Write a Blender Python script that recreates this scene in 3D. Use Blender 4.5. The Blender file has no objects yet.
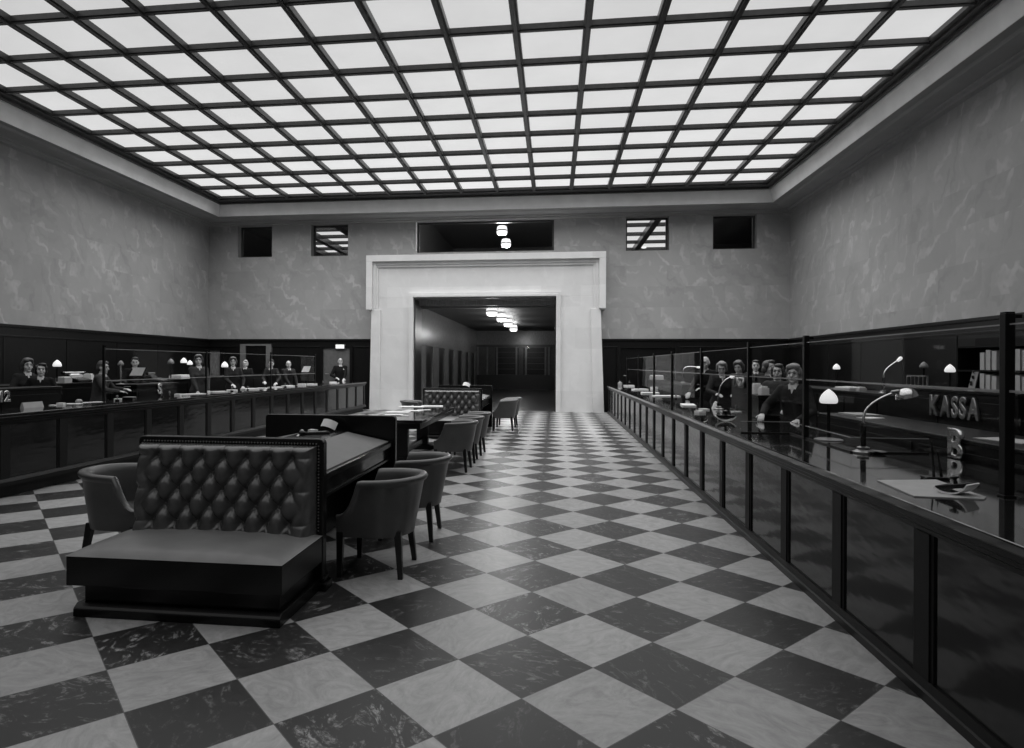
import bpy, bmesh, math, random
from mathutils import Vector, Matrix, noise
rnd = random.Random(7)
PI = math.pi
scene = bpy.context.scene
COL = scene.collection

# ------------------------------------------------------------------ camera
F_PX, PX, PY, YAW, ROLL, HC = 634.59, 475.89, 364.70, -0.12270, 0.00440, 1.603
fw = Vector((math.sin(YAW), math.cos(YAW), 0))
r0 = Vector((math.cos(YAW), -math.sin(YAW), 0)); u0 = Vector((0, 0, 1))
rt = r0 * math.cos(ROLL) + u0 * math.sin(ROLL)
up = u0 * math.cos(ROLL) - r0 * math.sin(ROLL)
cd = bpy.data.cameras.new('camera'); cam = bpy.data.objects.new('camera', cd); COL.objects.link(cam)
cam.matrix_world = Matrix(((rt.x, up.x, -fw.x, 0), (rt.y, up.y, -fw.y, 0), (rt.z, up.z, -fw.z, HC), (0, 0, 0, 1)))
cd.sensor_width = 36; cd.lens = F_PX / 1024 * 36
cd.shift_x = (512 - PX) / 1024; cd.shift_y = (PY - 374) / 1024
cd.clip_start = 0.05; cd.clip_end = 200
scene.camera = cam
OC = Vector((0, 0, HC))
def ray(x, y): return fw + rt * ((x - PX) / F_PX) - up * ((y - PY) / F_PX)
def onx(x, y, X): d = ray(x, y); return OC + d * (X / d.x)       # survey: sight line met with a plane of known place
def ony(x, y, Y): d = ray(x, y); return OC + d * (Y / d.y)
def onz(x, y, Z): d = ray(x, y); return OC + d * ((Z - HC) / d.z)

# ------------------------------------------------------------------ render look
vs = scene.view_settings
vs.view_transform = 'Standard'; vs.look = 'None'; vs.gamma = 1; vs.exposure = 0; vs.use_curve_mapping = False
scene.cycles.use_denoising = True
scene.cycles.max_bounces = 10; scene.cycles.transparent_max_bounces = 24
scene.cycles.glossy_bounces = 5; scene.cycles.diffuse_bounces = 5
scene.cycles.sample_clamp_indirect = 6
w = bpy.data.worlds.new('world'); scene.world = w; w.use_nodes = True
w.node_tree.nodes['Background'].inputs[0].default_value = (0.01, 0.01, 0.01, 1)

# ------------------------------------------------------------------ materials
def g(v): return (v, v, v, 1)
class NT:
    def __init__(s, name):
        s.m = bpy.data.materials.new(name); s.m.use_nodes = True
        s.t = s.m.node_tree; s.b = s.t.nodes['Principled BSDF']; s.out = s.t.nodes['Material Output']
    def n(s, typ, **kw):
        nd = s.t.nodes.new('ShaderNode' + typ)
        for k, v in kw.items(): setattr(nd, k, v)
        return nd
    def l(s, a, b): s.t.links.new(a, b)
    def math(s, op, a, b=None, c=None):
        nd = s.n('Math', operation=op)
        for i, v in enumerate((a, b, c)):
            if v is None: continue
            if hasattr(v, 'is_linked'): s.l(v, nd.inputs[i])
            else: nd.inputs[i].default_value = v
        return nd.outputs[0]
    def ramp(s, fac, stops):
        nd = s.n('ValToRGB'); cr = nd.color_ramp
        while len(cr.elements) < len(stops): cr.elements.new(0.5)
        for e, (p, v) in zip(cr.elements, stops): e.position = p; e.color = g(v)
        s.l(fac, nd.inputs[0]); return nd.outputs[0]
    def noise(s, vec, scale, detail=4, rough=.55, dist=0):
        nd = s.n('TexNoise'); nd.inputs['Scale'].default_value = scale; nd.inputs['Detail'].default_value = detail
        nd.inputs['Roughness'].default_value = rough; nd.inputs['Distortion'].default_value = dist
        if vec is not None: s.l(vec, nd.inputs['Vector'])
        return nd.outputs[0]
    def mixc(s, fac, a, b, blend='MIX'):
        nd = s.n('Mix', data_type='RGBA', blend_type=blend)
        for sock, v in ((nd.inputs[0], fac), (nd.inputs[6], a), (nd.inputs[7], b)):
            if hasattr(v, 'is_linked'): s.l(v, sock)
            else: sock.default_value = v if not isinstance(v, (int, float)) or sock == nd.inputs[0] else g(v)
        return nd.outputs[2]
    def obj(s): return s.n('TexCoord').outputs['Object']
    def bump(s, h, strength, dist=.01):
        nd = s.n('Bump'); nd.inputs['Strength'].default_value = strength; nd.inputs['Distance'].default_value = dist
        s.l(h, nd.inputs['Height']); s.l(nd.outputs[0], s.b.inputs['Normal'])
def basic(name, v, rough=.5, spec=.5, metal=0, var=.12, vscale=9, bump=0, bscale=60, coat=0):
    m = NT(name); c = m.obj()
    nz = m.noise(c, vscale, 3)
    m.l(m.ramp(nz, [(.3, v * (1 - var)), (.7, v * (1 + var))]), m.b.inputs['Base Color'])
    m.b.inputs['Roughness'].default_value = rough; m.b.inputs['Specular IOR Level'].default_value = spec
    m.b.inputs['Metallic'].default_value = metal
    if coat: m.b.inputs['Coat Weight'].default_value = coat; m.b.inputs['Coat Roughness'].default_value = .08
    if bump: m.bump(m.noise(c, bscale, 3), bump, .004)
    return m.m
def wood(name, v, rough, wav=0, spec=.5, coat=0):
    m = NT(name); c = m.obj()
    mp = m.n('Mapping'); mp.inputs['Scale'].default_value = (9, 9, 1.2); m.l(c, mp.inputs[0])
    nz = m.noise(mp.outputs[0], 4, 5, .6, .6)
    m.l(m.ramp(nz, [(.3, v * .65), (.55, v), (.75, v * 1.5)]), m.b.inputs['Base Color'])
    m.b.inputs['Roughness'].default_value = rough; m.b.inputs['Specular IOR Level'].default_value = spec
    if coat: m.b.inputs['Coat Weight'].default_value = coat; m.b.inputs['Coat Roughness'].default_value = .05
    if wav:
        m2 = m.n('Mapping'); m2.inputs['Scale'].default_value = (2.2, 2.2, 7); m.l(c, m2.inputs[0])
        m.bump(m.noise(m2.outputs[0], 1.1, 2), wav, .02)
    return m.m
def glow(name, v, strength=1.0):
    m = NT(name); m.b.inputs['Base Color'].default_value = g(.7); m.b.inputs['Roughness'].default_value = .4
    m.b.inputs['Emission Color'].default_value = g(v); m.b.inputs['Emission Strength'].default_value = strength
    return m.m
def glass_mat(name, tint=.975, k=.22):
    m = NT(name); m.t.nodes.remove(m.b)
    tr = m.n('BsdfTransparent'); tr.inputs[0].default_value = g(tint)
    gl = m.n('BsdfGlossy'); gl.inputs[0].default_value = g(.9); gl.inputs['Roughness'].default_value = .01
    lw = m.n('LayerWeight'); lw.inputs[0].default_value = .5
    fr = m.math('ADD', .035, m.math('MULTIPLY', .75, m.math('POWER', lw.outputs['Facing'], 5)))
    mx = m.n('MixShader'); m.l(m.math('MULTIPLY', fr, k), mx.inputs[0])
    m.l(tr.outputs[0], mx.inputs[1]); m.l(gl.outputs[0], mx.inputs[2]); m.l(mx.outputs[0], m.out.inputs[0])
    return m.m
def swirl_wall(name, v, amp):
    m = NT(name); c = m.obj()
    sep = m.n('SeparateXYZ'); m.l(c, sep.inputs[0])
    hx = m.math('ADD', sep.outputs[0], sep.outputs[1])
    row = m.math('FLOOR', m.math('DIVIDE', sep.outputs[2], .72))
    colm = m.math('FLOOR', m.math('ADD', m.math('DIVIDE', hx, 1.35), m.math('MULTIPLY', row, .43)))
    wn = m.n('TexWhiteNoise', noise_dimensions='2D'); cmb = m.n('CombineXYZ'); m.l(colm, cmb.inputs[0]); m.l(row, cmb.inputs[1]); m.l(cmb.outputs[0], wn.inputs[0])
    va = m.n('VectorMath', operation='MULTIPLY_ADD'); m.l(wn.outputs['Color'], va.inputs[0]); va.inputs[1].default_value = (37, 23, 31); m.l(c, va.inputs[2])
    mp = m.n('Mapping'); mp.inputs['Scale'].default_value = (1, 1, .8); m.l(va.outputs[0], mp.inputs[0])
    wv = m.n('TexWave', wave_type='BANDS', bands_direction='DIAGONAL'); wv.inputs['Scale'].default_value = .66
    wv.inputs['Distortion'].default_value = 13; wv.inputs['Detail'].default_value = 4; wv.inputs['Detail Scale'].default_value = 1.1; wv.inputs['Detail Roughness'].default_value = .62
    m.l(mp.outputs[0], wv.inputs[0])
    mask = m.ramp(m.noise(va.outputs[0], 1.3, 3), [(.42, 0), (.66, 1)])
    streak = m.ramp(wv.outputs[0], [(.80, 0), (.985, 1)])
    lines = m.math('MULTIPLY', streak, mask)
    dk = m.math('MULTIPLY', m.ramp(wv.outputs[0], [(.03, 1), (.22, 0)]), m.ramp(m.noise(c, .9, 2), [(.4, 0), (.65, 1)]))
    cloud = m.noise(c, 1.1, 6, .65)
    base = m.math('MULTIPLY', m.math('ADD', .86, m.math('MULTIPLY', cloud, .28)), v)
    base = m.math('MULTIPLY', base, m.math('ADD', .95, m.math('MULTIPLY', wn.outputs['Value'], .1)))
    base = m.math('ADD', base, m.math('MULTIPLY', lines, amp * v))
    base = m.math('SUBTRACT', base, m.math('MULTIPLY', dk, amp * .35 * v))
    cc = m.n('CombineColor')
    for i in range(3): m.l(base, cc.inputs[i])
    m.l(cc.outputs[0], m.b.inputs['Base Color']); m.b.inputs['Roughness'].default_value = .45; m.b.inputs['Specular IOR Level'].default_value = .3
    return m.m
def checker_floor():
    T = .51; m = NT('checkered marble'); c = m.obj(); sep = m.n('SeparateXYZ'); m.l(c, sep.inputs[0])
    k = math.sqrt(.5) / T
    dx = m.math('SUBTRACT', sep.outputs[0], -.5094); dy = m.math('SUBTRACT', sep.outputs[1], 4.856)
    u = m.math('MULTIPLY', m.math('ADD', dx, dy), k); v = m.math('MULTIPLY', m.math('SUBTRACT', dx, dy), k)
    fu, fv = m.math('FLOOR', u), m.math('FLOOR', v)
    par = m.math('FLOORED_MODULO', m.math('ADD', fu, fv), 2)
    cmb = m.n('CombineXYZ'); m.l(fu, cmb.inputs[0]); m.l(fv, cmb.inputs[1])
    wn = m.n('TexWhiteNoise', noise_dimensions='2D'); m.l(cmb.outputs[0], wn.inputs[0])
    va = m.n('VectorMath', operation='MULTIPLY_ADD'); m.l(wn.outputs['Color'], va.inputs[0]); va.inputs[1].default_value = (50, 70, 90); m.l(c, va.inputs[2])
    rot = m.n('VectorRotate', rotation_type='Z_AXIS'); m.l(va.outputs[0], rot.inputs[0]); m.l(m.math('MULTIPLY', wn.outputs['Value'], 6.28), rot.inputs['Angle'])
    st = m.n('Mapping'); st.inputs['Scale'].default_value = (1, 1.7, 1); m.l(rot.outputs[0], st.inputs[0])
    n1 = m.noise(st.outputs[0], 3.6, 8, .68, 2.6); n2 = m.noise(st.outputs[0], 17, 6, .65, 1.2)
    sepc = m.n('SeparateColor'); m.l(wn.outputs['Color'], sepc.inputs[0])
    heavy = m.ramp(sepc.outputs[1], [(.2, .3), (.8, 1)])
    tone = m.math('ADD', .8, m.math('MULTIPLY', wn.outputs['Value'], .4))
    vein = m.math('MULTIPLY', m.ramp(n1, [(.53, 0), (.63, .7), (.74, 1)]), m.ramp(n2, [(.42, .0), (.58, 1)]))
    dark = m.math('MULTIPLY', m.math('ADD', .016, m.math('MULTIPLY', n2, .03)), tone)
    dark = m.math('ADD', dark, m.math('MULTIPLY', m.math('MULTIPLY', vein, heavy), .42))
    lv = m.ramp(n1, [(.35, -.0), (.5, .5), (.66, 1)])
    light = m.math('MULTIPLY', m.math('ADD', .24, m.math('MULTIPLY', m.math('ADD', lv, n2), .13)), m.math('ADD', .88, m.math('MULTIPLY', wn.outputs['Value'], .24)))
    col = m.math('ADD', m.math('MULTIPLY', dark, m.math('SUBTRACT', 1, par)), m.math('MULTIPLY', light, par))
    # joints
    eu = m.math('ABSOLUTE', m.math('SUBTRACT', m.math('FRACT', u), .5)); ev = m.math('ABSOLUTE', m.math('SUBTRACT', m.math('FRACT', v), .5))
    j = m.math('GREATER_THAN', m.math('MAXIMUM', eu, ev), .4955)
    col = m.math('ADD', m.math('MULTIPLY', col, m.math('SUBTRACT', 1, j)), m.math('MULTIPLY', j, .1))
    cc = m.n('CombineColor')
    for i in range(3): m.l(col, cc.inputs[i])
    m.l(cc.outputs[0], m.b.inputs['Base Color'])
    m.l(m.ramp(n2, [(.3, .3), (.7, .42)]), m.b.inputs['Roughness']); m.b.inputs['Specular IOR Level'].default_value = .3
    return m.m

M = {}
M['floor'] = checker_floor()
M['wall'] = swirl_wall('swirled stucco lustro', .385, .34)
M['stone'] = swirl_wall('pale portal stone', .72, .05)
M['plaster'] = basic('plain plaster', .88, .7, .2, var=.06, vscale=2)
M['plaster2'] = basic('cornice plaster', .40, .6, .3, var=.06, vscale=2)
M['grid'] = basic('dark skylight bars', .06, .35, .5, var=.2)
M['bench_wood'] = wood('black polished wood', .005, .26, 0, .32)
M['wains'] = wood('dark wainscot veneer', .007, .35, .05, .3)
M['panel'] = wood('glossy counter panel veneer', .011, .13, .2, .4)
M['frame'] = wood('counter framing wood', .005, .34, 0, .25)
M['stile'] = wood('matt black stile wood', .006, .55, 0, .25)
M['top'] = wood('polished worktop', .014, .07, 0, .5, .3)
M['desk'] = wood('ebonised desk wood', .004, .4, 0, .15)
M['blotter'] = basic('desk leather inlay', .17, .55, .3, var=.05)
M['leather'] = basic('tufted leather', .068, .27, .85, var=.2, bump=.12, bscale=120)
M['seatleather'] = basic('seat leather', .17, .42, .5, var=.15, vscale=4, bump=.1, bscale=110)
M['chairleather'] = basic('chair leather', .064, .33, .65, var=.15, vscale=5, bump=.1, bscale=110)
M['leg'] = wood('chair leg wood', .007, .3)
M['paper'] = basic('white paper', .82, .8, .1, var=.04)
M['paper_grey'] = basic('grey paper', .42, .8, .1, var=.06)
M['black'] = basic('black enamel', .006, .25, .5)
M['iron'] = basic('black post metal', .005, .45, .2)
M['chrome'] = basic('bright nickel', .75, .18, .5, metal=1)
M['steel'] = basic('dull steel', .35, .35, .5, metal=1)
M['brush'] = basic('grey enamel', .2, .35, .5)
M['opal'] = glow('lit opal glass', .62)
M['opal_dim'] = basic('unlit opal glass', .22, .3)
M['pend'] = glow('lit pendant glass', 1.0, 1.15)
M['sign'] = glow('lit white sign box', .9)
M['glass'] = glass_mat('clear counter glass')
M['winglass'] = glass_mat('window glass', .85)
M['edge'] = basic('polished glass edge', .32, .15, .6)
M['skin'] = basic('skin', .60, .5, .35, var=.05)
M['eye'] = basic('dark eyes', .02, .3)
M['lip'] = basic('lips', .13, .5)
for nm, v in (('hair_dark', .02), ('hair_mid', .07), ('hair_fair', .22), ('hair_white', .55)): M[nm] = basic(nm.replace('_', ' '), v, .45, .5, var=.35, vscale=60)
for nm, v in (('cloth_black', .012), ('cloth_dark', .03), ('cloth_mid', .06), ('shirt', .65)): M[nm] = basic(nm.replace('_', ' '), v, .85, .15, var=.15, vscale=40)
M['clerkfloor'] = basic('dark linoleum', .03, .5, .4)
M['hallfloor'] = wood('dark hall floor', .07, .3)
M['hallwall'] = wood('hall veneer', .26, .22, .05, .5)
M['hallwood'] = wood('hall dark wood', .02, .3)
M['hallceil'] = basic('hall ceiling', .13, .5, .3)
m = NT('laylight glass'); c_ = m.obj(); m.b.inputs['Base Color'].default_value = g(.25); m.b.inputs['Roughness'].default_value = .5
sp_ = m.n('SeparateXYZ'); m.l(c_, sp_.inputs[0])
graded_glow = m.math('ADD', .47, m.math('MULTIPLY', .0165, sp_.outputs[1]))          # light falloff painted into the glow: dimmer near, brighter far
m.l(m.math('MULTIPLY', graded_glow, m.ramp(m.noise(c_, .8, 4), [(.3, .92), (.7, 1.0)])), m.b.inputs['Emission Strength']); m.b.inputs['Emission Color'].default_value = g(1)
M['laylight'] = m.m

# ------------------------------------------------------------------ mesh builder
class MB:
    def __init__(s): s.v = []; s.f = []
    def add(s, vs, fs):
        o = len(s.v); s.v += [tuple(v) for v in vs]; s.f += [tuple(i + o for i in f) for f in fs]; return s
    def box(s, x0, x1, y0, y1, z0, z1):
        return s.add([(x0, y0, z0), (x1, y0, z0), (x1, y1, z0), (x0, y1, z0), (x0, y0, z1), (x1, y0, z1), (x1, y1, z1), (x0, y1, z1)],
                     [(0, 3, 2, 1), (4, 5, 6, 7), (0, 1, 5, 4), (1, 2, 6, 5), (2, 3, 7, 6), (3, 0, 4, 7)])
    def prism(s, poly, fn, a, b):        # poly of 2-D points, fn(p, t) -> 3-D point
        n = len(poly)
        vs = [fn(p, a) for p in poly] + [fn(p, b) for p in poly]
        return s.add(vs, [tuple(range(n))[::-1], tuple(range(n, 2 * n))] + [(i, (i + 1) % n, n + (i + 1) % n, n + i) for i in range(n)])
    def px(s, poly, x0, x1): return s.prism(poly, lambda p, t: (t, p[0], p[1]), x0, x1)   # (y,z) profile run along x
    def py(s, poly, y0, y1): return s.prism(poly, lambda p, t: (p[0], t, p[1]), y0, y1)   # (x,z) profile run along y
    def pz(s, poly, z0, z1): return s.prism(poly, lambda p, t: (p[0], p[1], t), z0, z1)
    def lathe(s, prof, c=(0, 0, 0), n=24, axis=None):
        q = Vector((0, 0, 1)).rotation_difference(Vector(axis).normalized()) if axis else None
        vs = []; fs = []; c = Vector(c)
        for r, z in prof:
            for k in range(n):
                p = Vector((r * math.cos(2 * PI * k / n), r * math.sin(2 * PI * k / n), z))
                vs.append(c + (q @ p if q else p))
        for i in range(len(prof) - 1):
            for k in range(n): fs.append((i * n + k, i * n + (k + 1) % n, (i + 1) * n + (k + 1) % n, (i + 1) * n + k))
        fs.append(tuple(range(n))[::-1]); fs.append(tuple(range((len(prof) - 1) * n, len(prof) * n)))
        return s.add(vs, fs)
    def tube(s, pts, rad, n=10, flat=None):
        pts = [Vector(p) for p in pts]
        if not isinstance(rad, (list, tuple)): rad = [rad] * len(pts)
        vs = []; fs = []; side = None
        for i, p in enumerate(pts):
            t = (pts[min(i + 1, len(pts) - 1)] - pts[max(i - 1, 0)]).normalized()
            if side is None: side = t.orthogonal().normalized()
            side = (side - t * side.dot(t)).normalized(); bi = t.cross(side)
            for k in range(n):
                a = 2 * PI * k / n; vs.append(p + (side * math.cos(a) + bi * math.sin(a)) * rad[i])
        for i in range(len(pts) - 1):
            for k in range(n): fs.append((i * n + k, i * n + (k + 1) % n, (i + 1) * n + (k + 1) % n, (i + 1) * n + k))
        fs.append(tuple(range(n))[::-1]); fs.append(tuple(range((len(pts) - 1) * n, len(pts) * n)))
        return s.add(vs, fs)
    def caps(s, a, b, ra, rb, n=12):     # capsule with round ends
        a, b = Vector(a), Vector(b); d = (b - a).normalized(); pts = []; rr = []
        for k in (0, .35, .7, 1): q = math.cos(k * PI / 2); pts.append(a - d * ra * q); rr.append(max(.001, ra * math.sin(k * PI / 2)))
        for k in (1, .7, .35, 0): q = math.cos(k * PI / 2); pts.append(b + d * rb * q); rr.append(max(.001, rb * math.sin(k * PI / 2)))
        return s.tube(pts, rr, n)
    def ell(s, c, r, rot=None, n=20, m=12):
        c = Vector(c); vs = []; fs = []
        for i in range(m + 1):
            th = PI * i / m
            for k in range(n):
                ph = 2 * PI * k / n
                p = Vector((r[0] * math.sin(th) * math.cos(ph), r[1] * math.sin(th) * math.sin(ph), r[2] * math.cos(th)))
                vs.append(c + (rot @ p if rot else p))
        for i in range(m):
            for k in range(n): fs.append((i * n + k, (i + 1) * n + k, (i + 1) * n + (k + 1) % n, i * n + (k + 1) % n))
        return s.add(vs, fs)
    def loft(s, rings):                  # rings: (centre, rx, ry) ellipses stacked
        n = 24; vs = []; fs = []
        for c, rx, ry in rings:
            for k in range(n):
                a = 2 * PI * k / n; ca, sa = math.cos(a), math.sin(a); e = .8
                vs.append((c[0] + rx * math.copysign(abs(ca) ** e, ca), c[1] + ry * math.copysign(abs(sa) ** e, sa), c[2]))
        for i in range(len(rings) - 1):
            for k in range(n): fs.append((i * n + k, i * n + (k + 1) % n, (i + 1) * n + (k + 1) % n, (i + 1) * n + k))
        fs.append(tuple(range(n))[::-1]); fs.append(tuple(range((len(rings) - 1) * n, len(rings) * n)))
        return s.add(vs, fs)
    def xf(s, fn, start=0): s.v[start:] = [tuple(fn(Vector(v))) for v in s.v[start:]]; return s
    def mesh(s, name, smooth=None, weld=False):
        me = bpy.data.meshes.new(name); me.from_pydata(s.v, [], s.f); me.validate()
        bm = bmesh.new(); bm.from_mesh(me)
        if weld: bmesh.ops.remove_doubles(bm, verts=bm.verts, dist=1e-5)
        bmesh.ops.recalc_face_normals(bm, faces=bm.faces); bm.to_mesh(me); bm.free()
        if smooth is not None:
            me.polygons.foreach_set('use_smooth', [True] * len(me.polygons)); me.set_sharp_from_angle(angle=math.radians(smooth))
        return me

def link(name, me, mat, parent=None):
    o = bpy.data.objects.new(name, me); COL.objects.link(o)
    if mat and not me.materials: me.materials.append(M[mat])
    if parent is not None: o.parent = parent
    return o
def part(name, mb, mat, parent=None, smooth=None, bevel=0, label=None):
    o = link(name, mb.mesh(name, smooth), mat, parent)
    if bevel:
        md = o.modifiers.new('bevel', 'BEVEL'); md.width = bevel; md.segments = 2; md.limit_method = 'ANGLE'; md.angle_limit = math.radians(40)
    if label: o['label'] = label
    return o
def tag(o, label, cat, group=None):
    o['label'] = label; o['category'] = cat
    if group: o['group'] = group
    return o
def thing(name, label, cat, loc=(0, 0, 0), rz=0, group=None):
    o = bpy.data.objects.new(name, None); COL.objects.link(o); o.empty_display_size = .1
    o.location = loc; o.rotation_euler = (0, 0, rz); return tag(o, label, cat, group)
def single(name, mb, mat, label, cat, loc=(0, 0, 0), rz=0, group=None, smooth=None, bevel=0):
    o = part(name, mb, mat, None, smooth, bevel); o.location = loc; o.rotation_euler = (0, 0, rz); return tag(o, label, cat, group)
def struct(name, mb, mat, parent=None, smooth=None, bevel=0):
    o = part(name, mb, mat, parent, smooth, bevel)
    if parent is None: o['kind'] = 'structure'
    return o
def kids(o): return [c for c in COL.objects if c.parent == o]
def dup(root, loc, rz=None, label=None, group=None):
    tree = kids(root); r = root.copy(); COL.objects.link(r); r.location = loc
    if rz is not None: r.rotation_euler = (0, 0, rz)
    if label: r['label'] = label
    if group: r['group'] = group
    for ch in tree:
        c = ch.copy(); COL.objects.link(c); c.parent = r
        for gc in kids(ch):
            d = gc.copy(); COL.objects.link(d); d.parent = c
    return r
def boxm(x0, x1, y0, y1, z0, z1): return MB().box(x0, x1, y0, y1, z0, z1)

# ================================================================== THE ROOM
XL, XR, YB, YR = -12.873, 7.838, 22.4, -2.8
WZ, ZW, GZ = 2.518, 6.79, 7.46
GL, GR, GF, CW, CDp = -11.657, 6.635, 21.04, 1.2195, 1.256
NROW = 18; GN = GF - NROW * CDp
struct('floor', boxm(XL, XR, YR, 22.0, -.12, 0), 'floor')
struct('floor_clerks_right', boxm(2.9, XR, YR, YB, -.06, .012), 'clerkfloor')
struct('floor_clerks_left', boxm(XL, -7.2, YR, 21.1, -.06, .18), 'clerkfloor')
struct('wall_left', boxm(XL - .3, XL, YR - .3, YB + .4, 0, 8), 'wall')
struct('wall_right', boxm(XR, XR + .3, YR - .3, YB + .4, 0, 8), 'wall')
struct('wall_rear', boxm(XL, XR, YR - .3, YR, 0, 8), 'wall')
holes = [(-4.89, .06, 0, 3.95)]
WIN = [(-11.73, -10.39, 5.56, 6.735), (-8.894, -7.483, 5.56, 6.735), (-4.96, -.023, 5.62, 6.76), (2.443, 3.892, 5.56, 6.735), (5.34, 6.776, 5.56, 6.735)]
holes += WIN
xs = sorted({XL, XR} | {h[0] for h in holes} | {h[1] for h in holes}); zs = sorted({0, 8} | {h[2] for h in holes} | {h[3] for h in holes})
b = MB()
for i in range(len(xs) - 1):
    for k in range(len(zs) - 1):
        cx, cz = (xs[i] + xs[i + 1]) / 2, (zs[k] + zs[k + 1]) / 2
        if not any(h[0] < cx < h[1] and h[2] < cz < h[3] for h in holes): b.box(xs[i], xs[i + 1], YB, YB + .4, zs[k], zs[k + 1])
struct('wall_back', b, 'wall')
for i, (x0, x1, z0, z1) in enumerate(WIN):
    fr = MB(); yy = YB + .27; t = .07
    fr.box(x0, x0 + t, yy, yy + .06, z0, z1).box(x1 - t, x1, yy, yy + .06, z0, z1).box(x0 + t, x1 - t, yy, yy + .06, z0, z0 + t).box(x0 + t, x1 - t, yy, yy + .06, z1 - t, z1)
    wo = struct('window_%d' % (i + 1), fr, 'grid')
    if i != 2: part('pane', boxm(x0 + t, x1 - t, yy + .02, yy + .03, z0 + t, z1 - t), 'winglass', wo)
# cornice, a mitred ring along the four walls
def ring(prof, mat, name, parent=None, close=False):
    b = MB(); vs = []; fs = []
    for d, z in prof: vs += [(XL + d, YR + d, z), (XR - d, YR + d, z), (XR - d, YB - d, z), (XL + d, YB - d, z)]
    n = len(prof)
    for i in range(n if close else n - 1):
        for k in range(4): fs.append((i * 4 + k, i * 4 + (k + 1) % 4, ((i + 1) % n) * 4 + (k + 1) % 4, ((i + 1) % n) * 4 + k))
    b.add(vs, fs); return struct(name, b, mat, parent)
ceil = MB()
ceil.box(XL, XR, YR, YB, 7.62, 7.7)
ceiling = struct('ceiling', ceil, 'plaster')
ring([(-.02, 6.72), (.10, 6.75), (.10, 6.80), (.17, 6.82), (.17, 6.86), (.56, 6.88), (.60, 6.93), (.83, 6.90), (.83, 7.0), (-.02, 7.0)], 'plaster2', 'trim_1', None, True)
ring([(.83, 6.90), (.845, 6.90), (.955, 7.36), (.97, 7.6), (.80, 7.6), (.80, 6.95)], 'plaster', 'trim_2', None, True)
sk = MB()   # dark stepped frame round the laylight
def frame_rect(mb, o, i, z0, z1):
    (a0, a1, b0, b1), (c0, c1, d0, d1) = o, i
    mb.box(a0, c0, b0, b1, z0, z1).box(c1, a1, b0, b1, z0, z1).box(c0, c1, b0, d0, z0, z1).box(c0, c1, d1, b1, z0, z1)
OUT = (XL + .95, XR - .95, YR + .9, YB - .95); INN = (GL + .04, GR - .04, GN, GF - .04)
frame_rect(sk, OUT, (OUT[0] + .07, OUT[1] - .07, OUT[2] + .07, OUT[3] - .07), 7.30, 7.6)
frame_rect(sk, (OUT[0] + .07, OUT[1] - .07, OUT[2] + .07, OUT[3] - .07), (GL - .06, GR + .06, GN - .1, GF + .06), 7.36, 7.6)
frame_rect(sk, (GL - .06, GR + .06, GN - .1, GF + .06), INN, 7.40, 7.6)
part('skylight_frame', sk, 'grid', ceiling)
for k in range(1, 15):
    x = GL + k * CW
    part('skylight_beam', boxm(x - .065, x + .065, GN, GF, 7.37, 7.5).box(x - .03, x + .03, GN, GF, 7.335, 7.37), 'grid', ceiling)
for k in range(1, NROW):
    y = GF - k * CDp
    part('skylight_crossbar', boxm(GL, GR, y - .045, y + .045, 7.385, 7.49).box(GL, GR, y - .02, y + .02, 7.355, 7.385), 'grid', ceiling)
part('glazing', boxm(GL - .02, GR + .02, GN - .02, GF + .02, 7.48, 7.50), 'laylight', ceiling)

# added area fills under the glass, strengthening its downlight, strongest at the far end
for i in range(3):
    for k in range(4):
        ld = bpy.data.lights.new('laylight_fill', 'AREA'); ld.shape = 'RECTANGLE'; ld.size = (GR - GL) / 3; ld.size_y = (GF - GN) / 4
        ld.energy = (22, 36, 84, 250)[k]; ld.spread = math.radians(130)
        lo = bpy.data.objects.new('laylight_fill', ld); COL.objects.link(lo)
        lo.location = (GL + (i + .5) * ld.size, GN + (k + .5) * ld.size_y, 7.33)
# wainscot
def wains(name, mb): return struct(name, mb, 'wains', None, None, .006)
b = boxm(XL, XL + .05, YR, YB, 0, WZ).box(XL + .05, XL + .075, YR, YB, WZ - .30, WZ - .26).box(XL + .05, XL + .09, YR, YB, WZ - .07, WZ)
for k in range(13): y = YR + .6 + k * 1.95; b.box(XL + .05, XL + .062, y, y + .05, 0, WZ - .3)
wains('trim_3', b)
b = boxm(XR - .05, XR, YR, YB, 0, WZ).box(XR - .075, XR - .05, YR, YB, WZ - .30, WZ - .26).box(XR - .09, XR - .05, YR, YB, WZ - .07, WZ)
for k in range(13): y = YR + .6 + k * 1.95; b.box(XR - .062, XR - .05, y, y + .05, 0, WZ - .3)
wains('trim_4', b)
for nm, x0, x1 in (('trim_5', XL + .05, -6.4), ('trim_6', 1.6, XR - .05)):
    b = boxm(x0, x1, YB - .05, YB, 0, WZ).box(x0, x1, YB - .075, YB - .05, WZ - .30, WZ - .26).box(x0, x1, YB - .09, YB - .05, WZ - .07, WZ)
    for k in range(int((x1 - x0) / 1.1)): b.box(x0 + .5 + k * 1.1, x0 + .54 + k * 1.1, YB - .062, YB - .05, 0, WZ - .3)
    wains(nm, b)
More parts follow.
